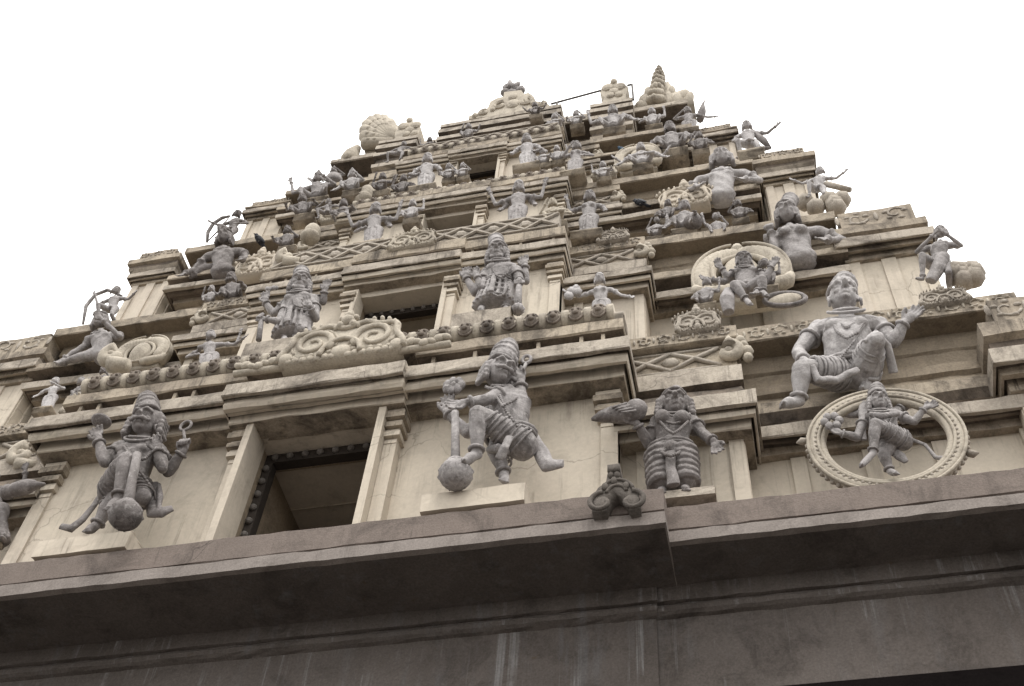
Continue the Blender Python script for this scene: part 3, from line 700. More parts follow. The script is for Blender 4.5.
    def drape(s, a, b_, r0, r1, n=6, tilt=.25):
        """raised folds of a tight cloth wrapped round a limb"""
        a, b_ = s.V(a), s.V(b_); d = (b_-a).normalized(); u = d.cross(Vector((0, 1, 0)));
        if u.length < .05: u = Vector((1, 0, 0))
        u.normalize(); w = d.cross(u); m = s.o('garment_folds')
        for i in range(n):
            t = (i+.5)/n; c = lerp(a, b_, t); r = lerp(r0, r1, t)*s.h*1.02; ti = tilt*(1 if i % 2 else .6)
            m.tube([c+(u*math.cos(q)+w*math.sin(q))*r+d*(ti*r*math.cos(q)) for q in [2*math.pi*k/16 for k in range(16)]], (.030+.012*(i % 2))*s.h, 6, True)
    def beads(s, pts, r=.045, n=22, nm='garland'):
        pts = [s.V(p) for p in pts]; L = [0]
        for i in range(1, len(pts)): L.append(L[-1]+(pts[i]-pts[i-1]).length)
        m = s.o(nm)
        for k in range(n):
            x = L[-1]*k/(n-1); i = max(j for j in range(len(L)) if L[j] <= x+1e-9); i = min(i, len(pts)-2)
            m.ell(lerp(pts[i], pts[i+1], (x-L[i])/max(1e-9, L[i+1]-L[i])), r*s.h, None, 7, 5)
        m.tube(pts, r*.55*s.h, 5)
    def mace(s, top, ball, br, r=.11):
        top, ball = s.V(top), s.V(ball); h = s.h; m = MB()
        m.tube([top, lerp(top, ball, .5), ball], [r*.9*h, r*h, r*1.25*h], 10)
        m.ell(ball, (br*h, br*h, br*.95*h), None, 18, 12)
        d = (ball-top).normalized(); c = ball-d*br*.85*h
        m.tube([c-d*.05*h, c+d*.05*h], br*.55*h, 14)
        for i in range(10):
            a = 2*math.pi*i/10
            U = d.cross(Vector((0, 1, 0))).normalized(); W = d.cross(U)
            m.tube([ball-d*br*.8*h+(U*math.cos(a)+W*math.sin(a))*br*.55*h, ball+(U*math.cos(a)+W*math.sin(a))*br*1.0*h, ball+d*br*.8*h+(U*math.cos(a)+W*math.sin(a))*br*.5*h], .045*h, 6)
        s.extra.append(('mace', m, s.mat))
    def loop(s, c, rx, rz, th, n=18, stem=None):
        c = s.V(c); h = s.h; m = MB()
        m.tube([c+Vector((math.cos(a)*rx*h, 0, math.sin(a)*rz*h)) for a in [2*math.pi*i/n for i in range(n)]], th*h, 7, True)
        if stem is not None: m.tube([c-Vector((0, 0, rz*h)), s.V(stem)], [th*h, th*1.2*h], 7)
        s.extra.append(('noose', m, s.mat))
    def part(s, name, mb, mat=None): s.extra.append((name, mb, (M[mat] if isinstance(mat, str) else mat) or s.mat))
    def done(s, plinth=None, pmat='cream', label=None):
        root = empty(s.name, s.rootp or (s.pel.x, s.pel.y, s.pel.z))
        tag(root, s.label, s.cat, s.group)
        o = carve(s.b, 'body', s.mat, root, s.vox); o['wear'] = .012*s.h
        for nm, mb in (('crown', s.c), ('hair', s.hr), ('garment', s.g)):
            if mb.v: o = carve(mb, nm, s.mat, root, s.vox, 1); o['wear'] = .010*s.h
        for nm, mb, mat in s.extra: mb.build(nm, mat, root, True)
        if plinth:
            x0, x1, y0, y1, z0, z1 = plinth; m = MB(); m.stack(x0, x1, y0, y1, [(y0, z0, 0), (y0, z0+.4*(z1-z0), 0), (y0, z1-.01, 0), (y0+.01, z1, 0)], 0, 0, .003, .12)
            m.build('plinth', M[pmat], root)
        return root
def big_statues():
    out = []
    # -- guardian with raised knee, right of the window
    F = Fig('guardian_statue', 'moustached grey guardian statue right of lowest window, one foot resting on a mace ball', .0, (430, 335, 4.287), .25)
    F.torso((345, 430, .0), (342, 305, -.02), (318, 238, -.03), (292, 258, -.04), (385, 262, .02), .92)
    F.head((300, 162, -.12), yaw=-.75, pitch=-.05, moustache=True, beard=False, hair='long', ctip=(345, 30, .02), cw=.95)
    F.arm((335, 248, -.06), (235, 280, -.16), (165, 288, -.20), (100, 300, -.20), .95)
    F.arm((290, 300, .08), (160, 420, .05), (72, 330, .0), (75, 262, -.02), .95)
    F.arm((378, 262, .03), (400, 345, -.02), (388, 205, -.06), (385, 165, -.07), 1.05, 'mudra')
    F.leg((395, 470, .0), (208, 340, -.22), (198, 515, -.14), (140, 545, -.20), 1.0)
    F.leg((320, 460, .04), (285, 500, .0), (318, 600, .04), (318, 625, -.04), .95)
    F.leg((400, 450, .05), (330, 470, .03), (300, 520, .05), (300, 560, 0), .5, False)
    F.belt((345, 425, .0), .66)
    F.cloth([(400, 390, .06), (440, 440, .08), (478, 510, .08), (505, 560, .06), (570, 552, .05)], [.15, .18, .22, .24, .16], .5)
    F.cloth([(420, 400, .05), (465, 470, .09), (490, 540, .07), (560, 545, .07)], [.08, .10, .10, .08], .9)
    F.cloth([(250, 490, -.03), (290, 485, -.09), (335, 505, -.02)], [.10, .14, .10], .9)
    F.drape((395, 470, .0), (240, 360, -.18), .44, .30, 8); F.drape((310, 475, .03), (315, 560, .03), .27, .19, 3)
    F.beads([(300, 262, -.14), (330, 330, -.17), (372, 390, -.14), (405, 420, -.05)], .05, 20); F.beads([(285, 265, -.13), (310, 305, -.18), (350, 285, -.16), (380, 262, -.08)], .045, 20)
    F.cloth([(345, 435, -.14), (318, 480, -.15), (300, 530, -.10)], [.12, .13, .16], .4)
    F.mace((108, 330, -.20), (110, 598, -.12), .43)
    F.loop((414, 105, -.06), .12, .17, .05, stem=(392, 160, -.07))
    lo = MB()
    c = F.P(105, 228, -.02)
    for i in range(7):
        a = i*.9; lo.ell(c+Vector((.05*math.cos(a), -.02, .045*math.sin(a))), (.035, .03, .05), None, 7, 5)
    lo.ell(c, .05, None, 8, 6); F.part('lotus', lo)
    F.done((1.0, 1.655, -.05, .36, 6.975, 7.135))
    # -- guardian left of the window
    F = Fig('guardian_statue', 'dark grey guardian statue left of lowest window, holding a noose, mace between its legs', .0, (50, 385, 4.0375), .25, mat='statue_dark')
    F.torso((315, 425, .0), (345, 300, -.03), (375, 225, -.04), (280, 258, -.03), (450, 268, -.02), .95)
    F.head((384, 150, -.10), yaw=-.12, pitch=-.10, moustache=True, hair='big', ctip=(392, 38, -.02), cw=.85)
    F.arm((275, 262, -.03), (222, 312, -.08), (195, 225, -.12), (188, 180, -.13))
    F.arm((440, 270, -.04), (455, 335, -.10), (432, 262, -.16), (430, 215, -.17), .9, 'mudra')
    F.arm((450, 285, .02), (478, 350, .02), (535, 270, -.04), (548, 235, -.05), .95, 'fist')
    F.leg((255, 430, .0), (308, 305, -.22), (275, 465, -.16), (238, 500, -.22), 1.0)
    F.leg((290, 440, .03), (245, 480, -.02), (185, 570, .0), (150, 590, -.06), .95)
    F.leg((350, 430, .03), (375, 455, -.03), (350, 480, .05), (350, 500, 0), .95, False)
    F.belt((320, 400, .0), .62)
    F.drape((255, 430, .0), (300, 325, -.18), .44, .30, 7); F.drape((350, 430, .03), (372, 458, -.02), .42, .34, 3); F.drape((275, 450, .02), (225, 505, .0), .30, .24, 4)
    F.beads([(300, 250, -.13), (330, 300, -.18), (380, 300, -.18), (425, 262, -.12)], .05, 24); F.beads([(310, 250, -.13), (350, 330, -.18), (400, 400, -.10)], .045, 20)
    F.mace((352, 280, -.24), (305, 525, -.24), .43, .13)
    F.cloth([(425, 395, .05), (408, 460, .06), (415, 515, .05), (455, 515, .04), (495, 495, .04)], [.13, .17, .2, .2, .12], .5)
    F.cloth([(440, 400, .05), (445, 455, .04), (440, 500, .03)], [.07, .09, .06], .9)
    tl = MB(); F.cloth([(215, 430, .06), (175, 490, .08), (130, 545, .08), (85, 580, .06), (45, 570, .05)], [.10, .10, .12, .15, .10], .6, tl); F.part('trailing_sash', tl)
    F.loop((548, 165, -.06), .16, .2, .045, stem=(545, 240, -.05))
    d = MB(); c = F.P(205, 150, -.12); d.tube([c+Vector((0, 0, -.03)), c, c+Vector((0, 0, .015))], [.03, .07, .075], 16); F.part('bowl', d)
    F.done((-1.61, -.955, -.05, .36, 6.975, 7.128))
    # -- lady on the side bay
    F = Fig('lady_statue', 'dark grey lady statue in ruffled skirt on a short slab, raising a parrot', .28, (595, 380, 4.9), .22, mat='statue_dark')
    F.torso((372, 345, .0), (385, 235, -.03), (393, 180, -.03), (305, 205, .0), (475, 208, .0), .92, True)
    F.head((390, 118, -.07), yaw=-.15, pitch=-.05, hair='big', crown='knot', ctip=(400, 45, .0))
    F.arm((305, 212, .0), (262, 315, .02), (205, 215, -.10), (175, 185, -.12), 1.0, 'fist')
    F.arm((478, 212, .0), (522, 258, -.02), (580, 300, -.06), (600, 345, -.06))
    F.leg((325, 370, .0), (318, 440, -.02), (328, 535, .02), (325, 550, -.08), .95)
    F.leg((425, 370, .0), (430, 440, -.02), (442, 525, .02), (445, 540, -.08), .95)
    F.belt((372, 335, .0), .66)
    for (xa, ya, xb, yb_) in ((322, 375, 330, 515), (425, 370, 440, 505)):
        for i in range(6):
            t = i/5; c = F.P(lerp(xa, xb, t), lerp(ya, yb_, t), -.0); r = .40-.05*t
            F.g.tube([c+Vector((math.cos(a)*r*F.h, math.sin(a)*r*F.h, .05*F.h*math.cos(a))) for a in [2*math.pi*k/14 for k in range(14)]], .13*F.h, 7, True)
            F.g.ell(c, (r*F.h, r*F.h, .22*F.h), None, 12, 7)
    F.cloth([(368, 350, -.12), (372, 430, -.13), (385, 515, -.13)], [.16, .15, .2], .5)
    F.beads([(320, 205, -.12), (355, 245, -.16), (385, 262, -.18), (415, 242, -.16), (455, 205, -.12)], .05, 24); F.beads([(335, 200, -.1), (385, 215, -.14), (440, 200, -.1)], .045, 16)
    F.beads([(318, 345, -.06), (345, 365, -.15), (372, 372, -.18), (400, 362, -.15), (428, 345, -.06)], .055, 20, 'girdle')
    F.cloth([(310, 335, -.02), (370, 320, -.12), (430, 330, -.02)], [.14, .2, .14], .8)
    pr = MB(); c = F.P(150, 165, -.13)
    pr.ell(c, (.14, .07, .075), Matrix.Rotation(.1, 3, 'Y'), 14, 9); pr.ell(c+Vector((.07, -.01, .02)), (.08, .065, .08), None, 12, 8)
    pr.tube([c+Vector((-.08, 0, .01)), c+Vector((-.17, 0, -.0)), c+Vector((-.23, 0, -.015))], [.06, .04, .01], 8)
    for k in range(4): pr.tube([c+Vector((.02+.02*k, -.06, .03-.03*k)), c+Vector((-.08+.02*k, -.065, .0-.02*k))], [.012, .006], 5)
    F.part('parrot', pr)
    F.done((2.41, 2.78, .20, .55, 7.11, 7.185), 'slab')
    # -- dancer and the ring of flames round him
    F = Fig('dancer_statue', 'small grey dancing statue with many arms, balancing on one leg inside a stone ring', .27, (795, 370, 5.535), .155)
    F.torso((520, 385, .0), (490, 275, -.02), (470, 232, -.03), (400, 248, .0), (560, 245, .0), .9)
    F.head((463, 175, -.06), yaw=-.2, pitch=-.05, hair='long', ctip=(452, 82, .0), cw=.85)
    F.arm((395, 250, .04), (345, 375, .02), (255, 350, -.02), (210, 320, -.03))
    F.arm((395, 240, .06), (320, 250, .08), (250, 235, .05), (215, 225, .05), .9)
    F.arm((565, 250, .0), (660, 285, -.02), (715, 215, -.05), (770, 190, -.06), .95)
    F.arm((555, 235, .06), (620, 200, .08), (690, 180, .04), (730, 175, .03), .9)
    F.leg((595, 390, .0), (445, 300, -.16), (430, 465, -.12), (365, 530, -.18))
    F.leg((520, 410, .02), (490, 470, -.01), (525, 560, .02), (560, 575, -.04))
    F.drape((595, 390, .0), (470, 315, -.13), .44, .30, 7); F.beads([(430, 250, -.09), (470, 300, -.12), (520, 300, -.11), (545, 250, -.08)], .05, 16); F.belt((520, 380, 0), .66)
    F.cloth([(420, 245, -.08), (490, 255, -.12), (570, 240, -.08)], [.13, .16, .13], .8)
    F.cloth([(545, 445, .02), (585, 480, .02), (615, 510, .02)], [.2, .22, .12], .5)
    F.cloth([(625, 375, .05), (720, 415, .06), (780, 485, .05), (830, 490, .04)], [.09, .08, .09, .12], .9)
    F.cloth([(380, 170, .03), (370, 290, .02), (380, 390, .04)], [.2, .14, .16], .5)
    fan = MB(); c = F.P(205, 290, -.02)
    for i in range(6): fan.ell(c+Vector((.045*math.cos(i*1.05), -.01, .05*math.sin(i*1.05))), (.03, .025, .035), None, 7, 5)
    F.part('lotus', fan)
    F.done()
    rg = empty('stone_ring', at(886, 442, .32)); tag(rg, 'large round pale stone ring with a flame edge behind the small dancing statue', 'ring')
    c = at(886, 442, .32); R0 = abs(at(969, 442, .32).x-at(886, 442, .32).x); k = R0/83
    m = MB()
    for rr, th, dy in ((76*k, 7.5*k, .0), (67*k, 4.5*k, -.01)): m.torus(c+Vector((0, dy, 0)), rr, th, 'y', 72, 10)
    for rr, th in ((71*k, 2.2*k), (82*k, 2*k)): m.torus(c+Vector((0, -.035, 0)), rr, th, 'y', 72, 6)
    m.build('rim', M['pale'], rg, True)
    m = MB()
    for i in range(64):
        a = 2*math.pi*i/64; r1 = 83*k; p = c+Vector((math.cos(a)*r1, .0, math.sin(a)*r1))
        m.ell(p, (3.2*k, 3*k, 3.2*k), None, 7, 5); p2 = c+Vector((math.cos(a)*74*k, -.04, math.sin(a)*74*k)); m.ell(p2, (2.2*k, 1.4*k, 2.2*k), None, 6, 4)
        if i in (30, 60):
            m.tube([p, c+Vector((math.cos(a)*(r1+7*k), 0, math.sin(a)*(r1+7*k))), c+Vector((math.cos(a+.03)*(r1+12*k), 0, math.sin(a+.03)*(r1+12*k)))], [4*k, 4.5*k, 1*k], 7)
    m.build('flame_edge', M['relief'], rg, True)
    # -- big seated man above the ring
    F = Fig('seated_statue', 'large bare-chested grey seated statue above the stone ring, one knee up and one leg hanging', .50, (770, 270, 4.573), .28, mat='statue_light')
    F.torso((350, 470, .02), (350, 305, -.05), (348, 205, -.06), (230, 272, .0), (490, 252, .0), 1.0, False, .12)
    F.head((336, 128, -.10), yaw=-.12, pitch=.18, hair='short', crown='tall', ctip=(350, 26, -.04), cw=.85)
    F.arm((222, 272, .02), (128, 372, -.02), (155, 418, -.14), (215, 440, -.20), 1.05)
    F.arm((498, 255, .02), (565, 330, -.02), (612, 240, -.08), (640, 215, -.10), 1.0)
    F.leg((330, 480, .0), (148, 452, -.24), (130, 600, -.16), (55, 615, -.22), 1.0)
    F.leg((420, 480, .0), (482, 325, -.24), (455, 520, .02), (420, 550, -.02), 1.0)
    F.belt((350, 440, .0), .66)
    F.drape((330, 480, .0), (185, 452, -.20), .44, .30, 8); F.drape((425, 470, .0), (470, 350, -.20), .44, .30, 7)
    F.beads([(285, 235, -.12), (310, 285, -.19), (350, 312, -.21), (400, 285, -.19), (430, 235, -.12)], .05, 28); F.beads([(300, 228, -.12), (350, 262, -.18), (410, 228, -.12)], .055, 18)
    F.beads([(440, 240, -.12), (380, 330, -.20), (310, 420, -.14)], .035, 30, 'sacred_thread')
    F.cloth([(190, 440, -.26), (215, 500, -.22), (300, 505, -.16), (400, 455, -.14)], [.10, .12, .12, .10], .8)
    F.cloth([(430, 330, -.26), (485, 285, -.28), (535, 345, -.16), (565, 470, -.02)], [.07, .08, .10, .12], .8)
    F.done()
    # -- tier two, right of window
    F = Fig('deity_statue', 'grey four-armed bearded statue with tall crown right of second-storey window, hand on a mace', .46, (450, 230, 6.86), .215)
    F.torso((330, 400, .0), (350, 300, -.03), (338, 225, -.04), (255, 290, -.02), (450, 275, -.02), 1.0)
    F.head((325, 160, -.08), yaw=-.1, pitch=-.1, beard=True, hair='long', crown='cyl', ctip=(312, 62, .02), cw=.85)
    F.arm((250, 300, .02), (170, 430, .05), (108, 325, .0), (120, 240, -.02), 1.0)
    F.arm((245, 310, -.03), (215, 390, -.10), (185, 320, -.14), (172, 255, -.15), .85, 'mudra')
    F.arm((455, 285, -.03), (478, 360, -.06), (475, 345, -.14), (470, 380, -.14), 1.0, 'fist')
    F.arm((465, 290, .06), (520, 350, .05), (515, 245, .0), (500, 175, -.02), .95)
    F.leg((275, 420, .0), (255, 480, -.03), (225, 535, .0), (210, 545, -.1)); F.leg((385, 420, .0), (390, 480, -.03), (385, 540, .0), (385, 555, -.1))
    F.skirt((330, 385, .0), (300, 530, .0), .62, .80, 9, True, 4); F.belt((332, 370, 0), .68); F.beads([(290, 262, -.10), (315, 310, -.13), (350, 325, -.14), (390, 300, -.13), (415, 258, -.09)], .055, 20); F.beads([(270, 390, -.10), (300, 440, -.13), (335, 455, -.14), (370, 440, -.13), (395, 390, -.10)], .05, 18)
    F.mace((474, 370, -.14), (465, 545, -.12), .24, .13)
    F.done((.845, 1.33, .30, .66, 9.0, 9.62), 'slab')
    # -- tier two, left of window
    F = Fig('deity_statue', 'grey bearded statue turning aside left of second-storey window, leaning on a thin staff', .46, (250, 260, 6.86), .215)
    F.torso((310, 415, .0), (335, 300, -.03), (345, 230, -.04), (255, 290, -.02), (430, 270, .0), 1.0)
    F.head((345, 165, -.08), yaw=-.3, pitch=-.1, beard=True, hair='long', crown='cyl', ctip=(352, 78, .02), cw=.85)
    F.arm((255, 295, .02), (165, 370, .04), (105, 290, .0), (105, 240, -.02), .95)
    F.arm((250, 310, -.03), (205, 425, -.10), (110, 405, -.12), (75, 400, -.12), .9, 'fist')
    F.arm((435, 275, .0), (450, 400, .0), (415, 320, -.12), (395, 280, -.14), 1.0)
    F.arm((440, 270, .06), (500, 290, .06), (510, 215, .0), (525, 170, -.02), .9)
    F.leg((265, 430, .0), (250, 480, -.03), (240, 540, .0), (235, 550, -.1)); F.leg((360, 430, .0), (350, 480, -.05), (320, 540, .0), (320, 555, -.1))
    F.skirt((310, 395, .0), (285, 525, .0), .64, .78, 9, True, 0); F.belt((315, 385, 0), .68); F.beads([(290, 262, -.10), (310, 310, -.13), (350, 325, -.14), (390, 300, -.13), (410, 258, -.09)], .055, 20)
    st = MB(); st.tube([F.P(80, 395, -.12), F.P(60, 548, -.1)], [.022, .026], 8); F.part('staff', st)
    lo = MB(); c = F.P(140, 205, -.02); [lo.ell(c+Vector((.03*i, -.01, .01*(i % 2))), (.022, .02, .03), None, 6, 4) for i in range(-1, 3)]; F.part('lotus', lo)
    F.done((-.92, -.52, .30, .66, 9.0, 9.63), 'slab')
# ------------------------------------------------------------------ smaller figures
ARMS = {'up': ((.30, .68, -.04), (.34, .93, -.09)), 'down': ((.26, .63, -.02), (.27, .47, -.10)), 'hip': ((.34, .65, .0), (.17, .53, -.10)),
        'out': ((.34, .68, -.03), (.50, .72, -.10)), 'outup': ((.36, .68, -.02), (.44, .93, -.08)), 'fold': ((.25, .63, -.08), (.06, .74, -.20)),
        'high': ((.30, .92, .0), (.36, 1.14, -.03)), 'low': ((.32, .62, .0), (.46, .48, -.05)), 'knee': ((.28, .60, -.06), (.26, .46, -.22)), 'none': None}

def mini(name, label, Y, head, foot, arms, kind='stand', hair='long', crown='tall', clen=.30, mat='statue', group=None, yaw=0.0, pitch=-.1, hk=.155, extra=None,
         breasts=False, beard=False, wide=.82, cloth='statue', base=None, bmat='stone', tip=None):
    A, B = at(*head, Y), at(*foot, Y); ax = A-B
    H = ax.length*{'bust': 2, 'sit': 1.45}.get(kind, 1); U = ax.normalized(); O = A-U*H
    def L(x, t, y=0.0): return O+U*(t*H)+Vector((x*H*wide, y*H, 0))
    F = Fig(name, label, Y, None, hk*H, tuple(B), 'statue', group, mat, max(.009, hk*H*.055)); F.mini = True
    F.torso(L(0, .50), L(0, .70, -.02), L(0, .83, -.02), L(-.17, .78), L(.17, .78), 1.0, breasts)
    ct = L(.0, 1.0+hk*.45+clen, .03) if tip is None else at(*tip, Y)
    F.head(L(0, 1.0, -.05), yaw=yaw, pitch=pitch, hair=hair, crown=crown, ctip=ct, cw=.9, beard=beard, moustache=beard)
    for i, (sd, a) in enumerate(arms):
        if ARMS.get(a) is None: continue
        e, w = ARMS[a]; back = .05 if i > 1 else 0
        if kind in ('sit', 'bust'): e = (.17+(e[0]-.17)*.62, e[1], e[2]); w = (.15+(w[0]-.15)*.55, w[1], w[2])
        F.arm(L(sd*.17, .78, back), L(sd*e[0], e[1], e[2]+back), L(sd*w[0], w[1], w[2]+back), None, .9)
    if kind == 'stand':
        F.leg(L(-.08, .5), L(-.09, .27, -.03), L(-.08, .04), L(-.10, .0, -.09)); F.leg(L(.08, .5), L(.09, .27, -.03), L(.08, .04), L(.10, .0, -.09))
        F.skirt(L(0, .46), L(0, .06), .60, .78, 7, True, 3); F.belt(L(0, .50), .66)
    elif kind == 'legs':
        F.leg(L(-.08, .5), L(-.20, .33, -.16), L(-.16, .04), L(-.26, .0, -.08)); F.leg(L(.08, .5), L(.14, .27, -.05), L(.12, .04), L(.18, .0, -.09)); F.belt(L(0, .50), .66)
        F.cloth([L(-.1, .47, -.05), L(.0, .40, -.14), L(.1, .47, -.05)], [.15, .2, .15])
    elif kind == 'sit':
        F.leg(L(-.07, .50), L(-.15, .49, -.17), L(-.12, .33, -.15), L(-.16, .31, -.22), .85)
        if len(label) % 2: F.leg(L(.07, .50), L(.16, .49, -.17), L(.03, .44, -.20), L(-.05, .42, -.21), .85)
        else: F.leg(L(.07, .50), L(.15, .49, -.17), L(.13, .33, -.15), L(.17, .31, -.22), .85)
        st = MB(); c_ = L(0, .40, .06); st.stack(c_.x-.17*H, c_.x+.17*H, c_.y-.08*H, c_.y+.16*H, [(c_.y-.08*H, c_.z-.16*H, 0), (c_.y-.08*H, c_.z, 0), (c_.y-.09*H, c_.z+.005, 0), (c_.y-.09*H, c_.z+.045*H, 0)], .5, .5, .004, .1); F.part('seat', st, 'stone')
        F.belt(L(0, .54), .64)
    elif kind == 'kneel':
        F.leg(L(-.08, .48), L(-.16, .34, -.22), L(-.14, .08, -.10), L(-.20, .02, -.16)); F.leg(L(.08, .48), L(.14, .10, -.12), L(.16, .06, .16), L(.2, .04, .24)); F.belt(L(0, .50), .66)
    elif kind == 'bust':
        F.b.ell(L(0, .52), (.66*F.h, .42*F.h, .42*F.h), None, 14, 8)
        F.b.ell(L(0, .47, .02), (.58*F.h, .40*F.h, .20*F.h), None, 14, 8)
    if extra: extra(F, L, H)
    if kind == 'stand' and not base: base = (.38*H, .30*H, .16*H)
    if base:
        w, d, h = base; bz = MB(); bz.stack(B.x-w/2, B.x+w/2, B.y-d/2, B.y+d/2, [(B.y-d/2, B.z-h, 0), (B.y-d/2, B.z-h*.3, 0), (B.y-d/2-.01, B.z-h*.25, 0), (B.y-d/2-.01, B.z-.005, 0), (B.y-d/2, B.z+.01, 0)], .5, .5, .004, .1)
        F.part('plinth', bz, bmat)
    return F.done()

def bow(F, pts, r=.02):
    m = MB(); m.tube([at(x, y, F.Y+d) for x, y, d in pts], [r*.6]+[r]*(len(pts)-2)+[r*.6], 7); F.part('bow', m)

def small_statues():
    # ---- second storey
    def ex(F, L, H):
        m = MB(); c = L(-.42, .70, -.08)
        for i in range(6): m.ell(c+Vector((.04*math.cos(i), -.01, .05*math.sin(i*1.3))), (.035, .03, .045), None, 7, 5)
        F.part('lotus', m)
    mini('lady_statue', 'pale skirted lady statue with outstretched arm standing at the right end of the lion moulding', .30, (600, 282), (603, 326), [(-1, 'out'), (1, 'low')], breasts=True, mat='statue_light', clen=.16, extra=ex, hk=.15, base=(.34, .2, .10), bmat='relief')
    mini('pointing_statue', 'grey statue in a ruffled skirt stretching both arms to the right, left of second-storey window', .36, (211, 338), (208, 376), [(1, 'out'), (1, 'outup'), (-1, 'hip')], clen=.14, yaw=.5, wide=1.15)
    # group with the shell gable
    F = Fig('seated_group_statue', 'grey many-armed seated statue before the shell gable, one leg hanging over the slab', .66, (685, 190, 4.9), .17, mat='statue')
    F.torso((300, 480, .0), (300, 420, -.02), (292, 385, -.03), (255, 405, .0), (345, 400, .0), .9)
    F.head((290, 350, -.05), yaw=-.2, pitch=-.1, hair='bun', crown='knot', ctip=(290, 312, .0))
    F.arm((255, 405, .0), (205, 425, -.02), (180, 385, -.06)); F.arm((255, 410, .03), (190, 450, .0), (130, 440, -.04)); F.arm((345, 402, .0), (395, 430, -.02), (425, 375, -.05)); F.arm((340, 410, .03), (385, 470, -.02), (350, 500, -.12))
    F.leg((275, 490, .0), (245, 465, -.16), (300, 540, -.12), (320, 560, -.18)); F.leg((325, 490, .0), (375, 440, -.14), (380, 500, -.10), (400, 520, -.15))
    F.cloth([(215, 500, -.10), (205, 540, -.14), (215, 600, -.12)], [.3, .36, .26], .9); F.belt((300, 480, 0), .6)
    F.done()
    mini('companion_statue', 'small grey statue crouching beside the seated group, left of its hanging leg', .62, (707, 284), (705, 309), [(-1, 'hip'), (1, 'up')], 'sit', clen=.1, hk=.15)
    mini('companion_statue', 'small dark statue sitting close against the right side of the seated group', .68, (765, 266), (767, 292), [(-1, 'fold'), (1, 'up')], 'sit', clen=.12, hk=.15, mat='statue_dark')
    pl = empty('offering_plate', at(785, 299, .62)); tag(pl, 'oval pale dish with a dark rim leaning beside the seated group on the slab', 'dish')
    c = at(785, 300, .64); m = MB(); m.ell(c, (.14, .035, .075), Matrix.Rotation(-.12, 3, 'Y'), 22, 10); m.build('dish', M['pale'], pl, True)
    m = MB(); m.tube([c+Vector((.155*math.cos(a), -.005, .085*math.sin(a)-.018*math.cos(a))) for a in [2*math.pi*i/26 for i in range(26)]], .022, 7, True); m.build('rim', M['statue_dark'], pl, True)
    mini('bust_statue', 'large bare-breasted bust of a crowned lady with one fist raised, behind the shell gable', 1.38, (787, 219), (800, 260), [(-1, 'none'), (1, 'hip')], 'bust', breasts=True, crown='cyl', tip=(791, 199), mat='statue', hk=.165, wide=1.05, hair='long',
         extra=lambda F, L, H: F.arm(at(779, 236, 1.36), at(775, 250, 1.32), at(771, 232, 1.28), at(769, 222, 1.26), .9, 'fist'))
    mini('reclining_statue', 'grey bare-chested statue leaning on one long arm left of the shell gable', 1.34, (102, 325), (103, 356), [(1, 'fold'), (-1, 'none')], 'bust', crown='knot', clen=.12, hk=.15,
         extra=lambda F, L, H: (F.arm(at(93, 342, 1.38), at(78, 350, 1.34), at(64, 359, 1.32), at(58, 362, 1.30), 1.0), F.leg(at(100, 354, 1.38), at(80, 357, 1.28), at(62, 363, 1.30), at(56, 364, 1.28), 1.0)))
    def rock(F, L, H):
        m = MB()
        for i in range(9): m.ell(at(960+RND.uniform(-9, 15), 274+RND.uniform(-4, 8), .78), (.09, .09, .09), None, 7, 5)
        m.tube([at(950, 276, .78), at(968, 274, .78), at(982, 276, .78)], [.09, .08, .03], 7)
        carve(m, 'rock', F.mat, None, .014) if False else F.part('rock', m, 'relief')
        F.cloth([L(.06, .45, -.1), L(.02, .2, -.12), L(-.05, .02, -.1)], [.5, .5, .4], .8)
    mini('kneeling_statue', 'grey statue with folded hands kneeling beside a rock at the right edge of the tower', .78, (941, 236), (935, 290), [(-1, 'fold'), (1, 'fold')], 'kneel', crown='knot', clen=.05, yaw=.15, extra=rock, hk=.15, wide=.9)
    mini('lady_statue', 'grey lady statue in a long pleated skirt near the left corner pavilion', .66, (56, 383), (46, 413), [(-1, 'down'), (1, 'fold')], mat='statue_light', clen=.1, wide=1.2)
    mini('companion_statue', 'grey statue sitting above the pale gable near the left corner', .70, (82, 383), (82, 403), [(-1, 'down'), (1, 'up')], 'sit', clen=.1)
    mini('companion_statue', 'dark headdress statue beside the big curled moulding end at left', .70, (105, 372), (103, 394), [(-1, 'hip'), (1, 'fold')], 'sit', mat='statue_dark', clen=.1)
    def lb(F, L, H): bow(F, [(83, 324, 0), (86, 306, 0), (95, 295, 0), (108, 290, 0), (122, 296, 0)], .022)
    mini('archer_statue', 'grey kneeling archer statue holding a bow against the sky at the left edge', 1.45, (117, 293), (107, 325), [(-1, 'outup'), (1, 'out')], 'kneel', clen=.1, yaw=-.6, extra=lb)
    def stick(F, L, H):
        m = MB(); m.tube([at(826, 184, 1.5), at(850, 190, 1.46)], [.035, .03], 7);
        for i in range(8): m.ell(at(820+RND.uniform(-16, 22), 203+RND.uniform(-3, 6), 1.5), .10, None, 7, 5)
        F.part('rock', m, 'relief')
    mini('leaning_statue', 'pale statue flinging both arms wide on a rock at the right edge of the tower', 1.5, (820, 173), (817, 204), [(-1, 'out'), (1, 'out')], 'kneel', mat='statue_light', crown='knot', clen=.04, yaw=.2, extra=stick)
    # ---- third storey
    g = None
    mini('deity_statue', 'four-armed grey statue with tall crown right of third-storey window', 1.18, (519, 190), (517, 230), [(-1, 'outup'), (1, 'outup'), (-1, 'down'), (1, 'down')], clen=.20)
    mini('deity_statue', 'four-armed grey statue with tall crown left of third-storey window', 1.18, (376, 212), (372, 251), [(-1, 'outup'), (1, 'outup'), (-1, 'hip'), (1, 'down')], clen=.20)
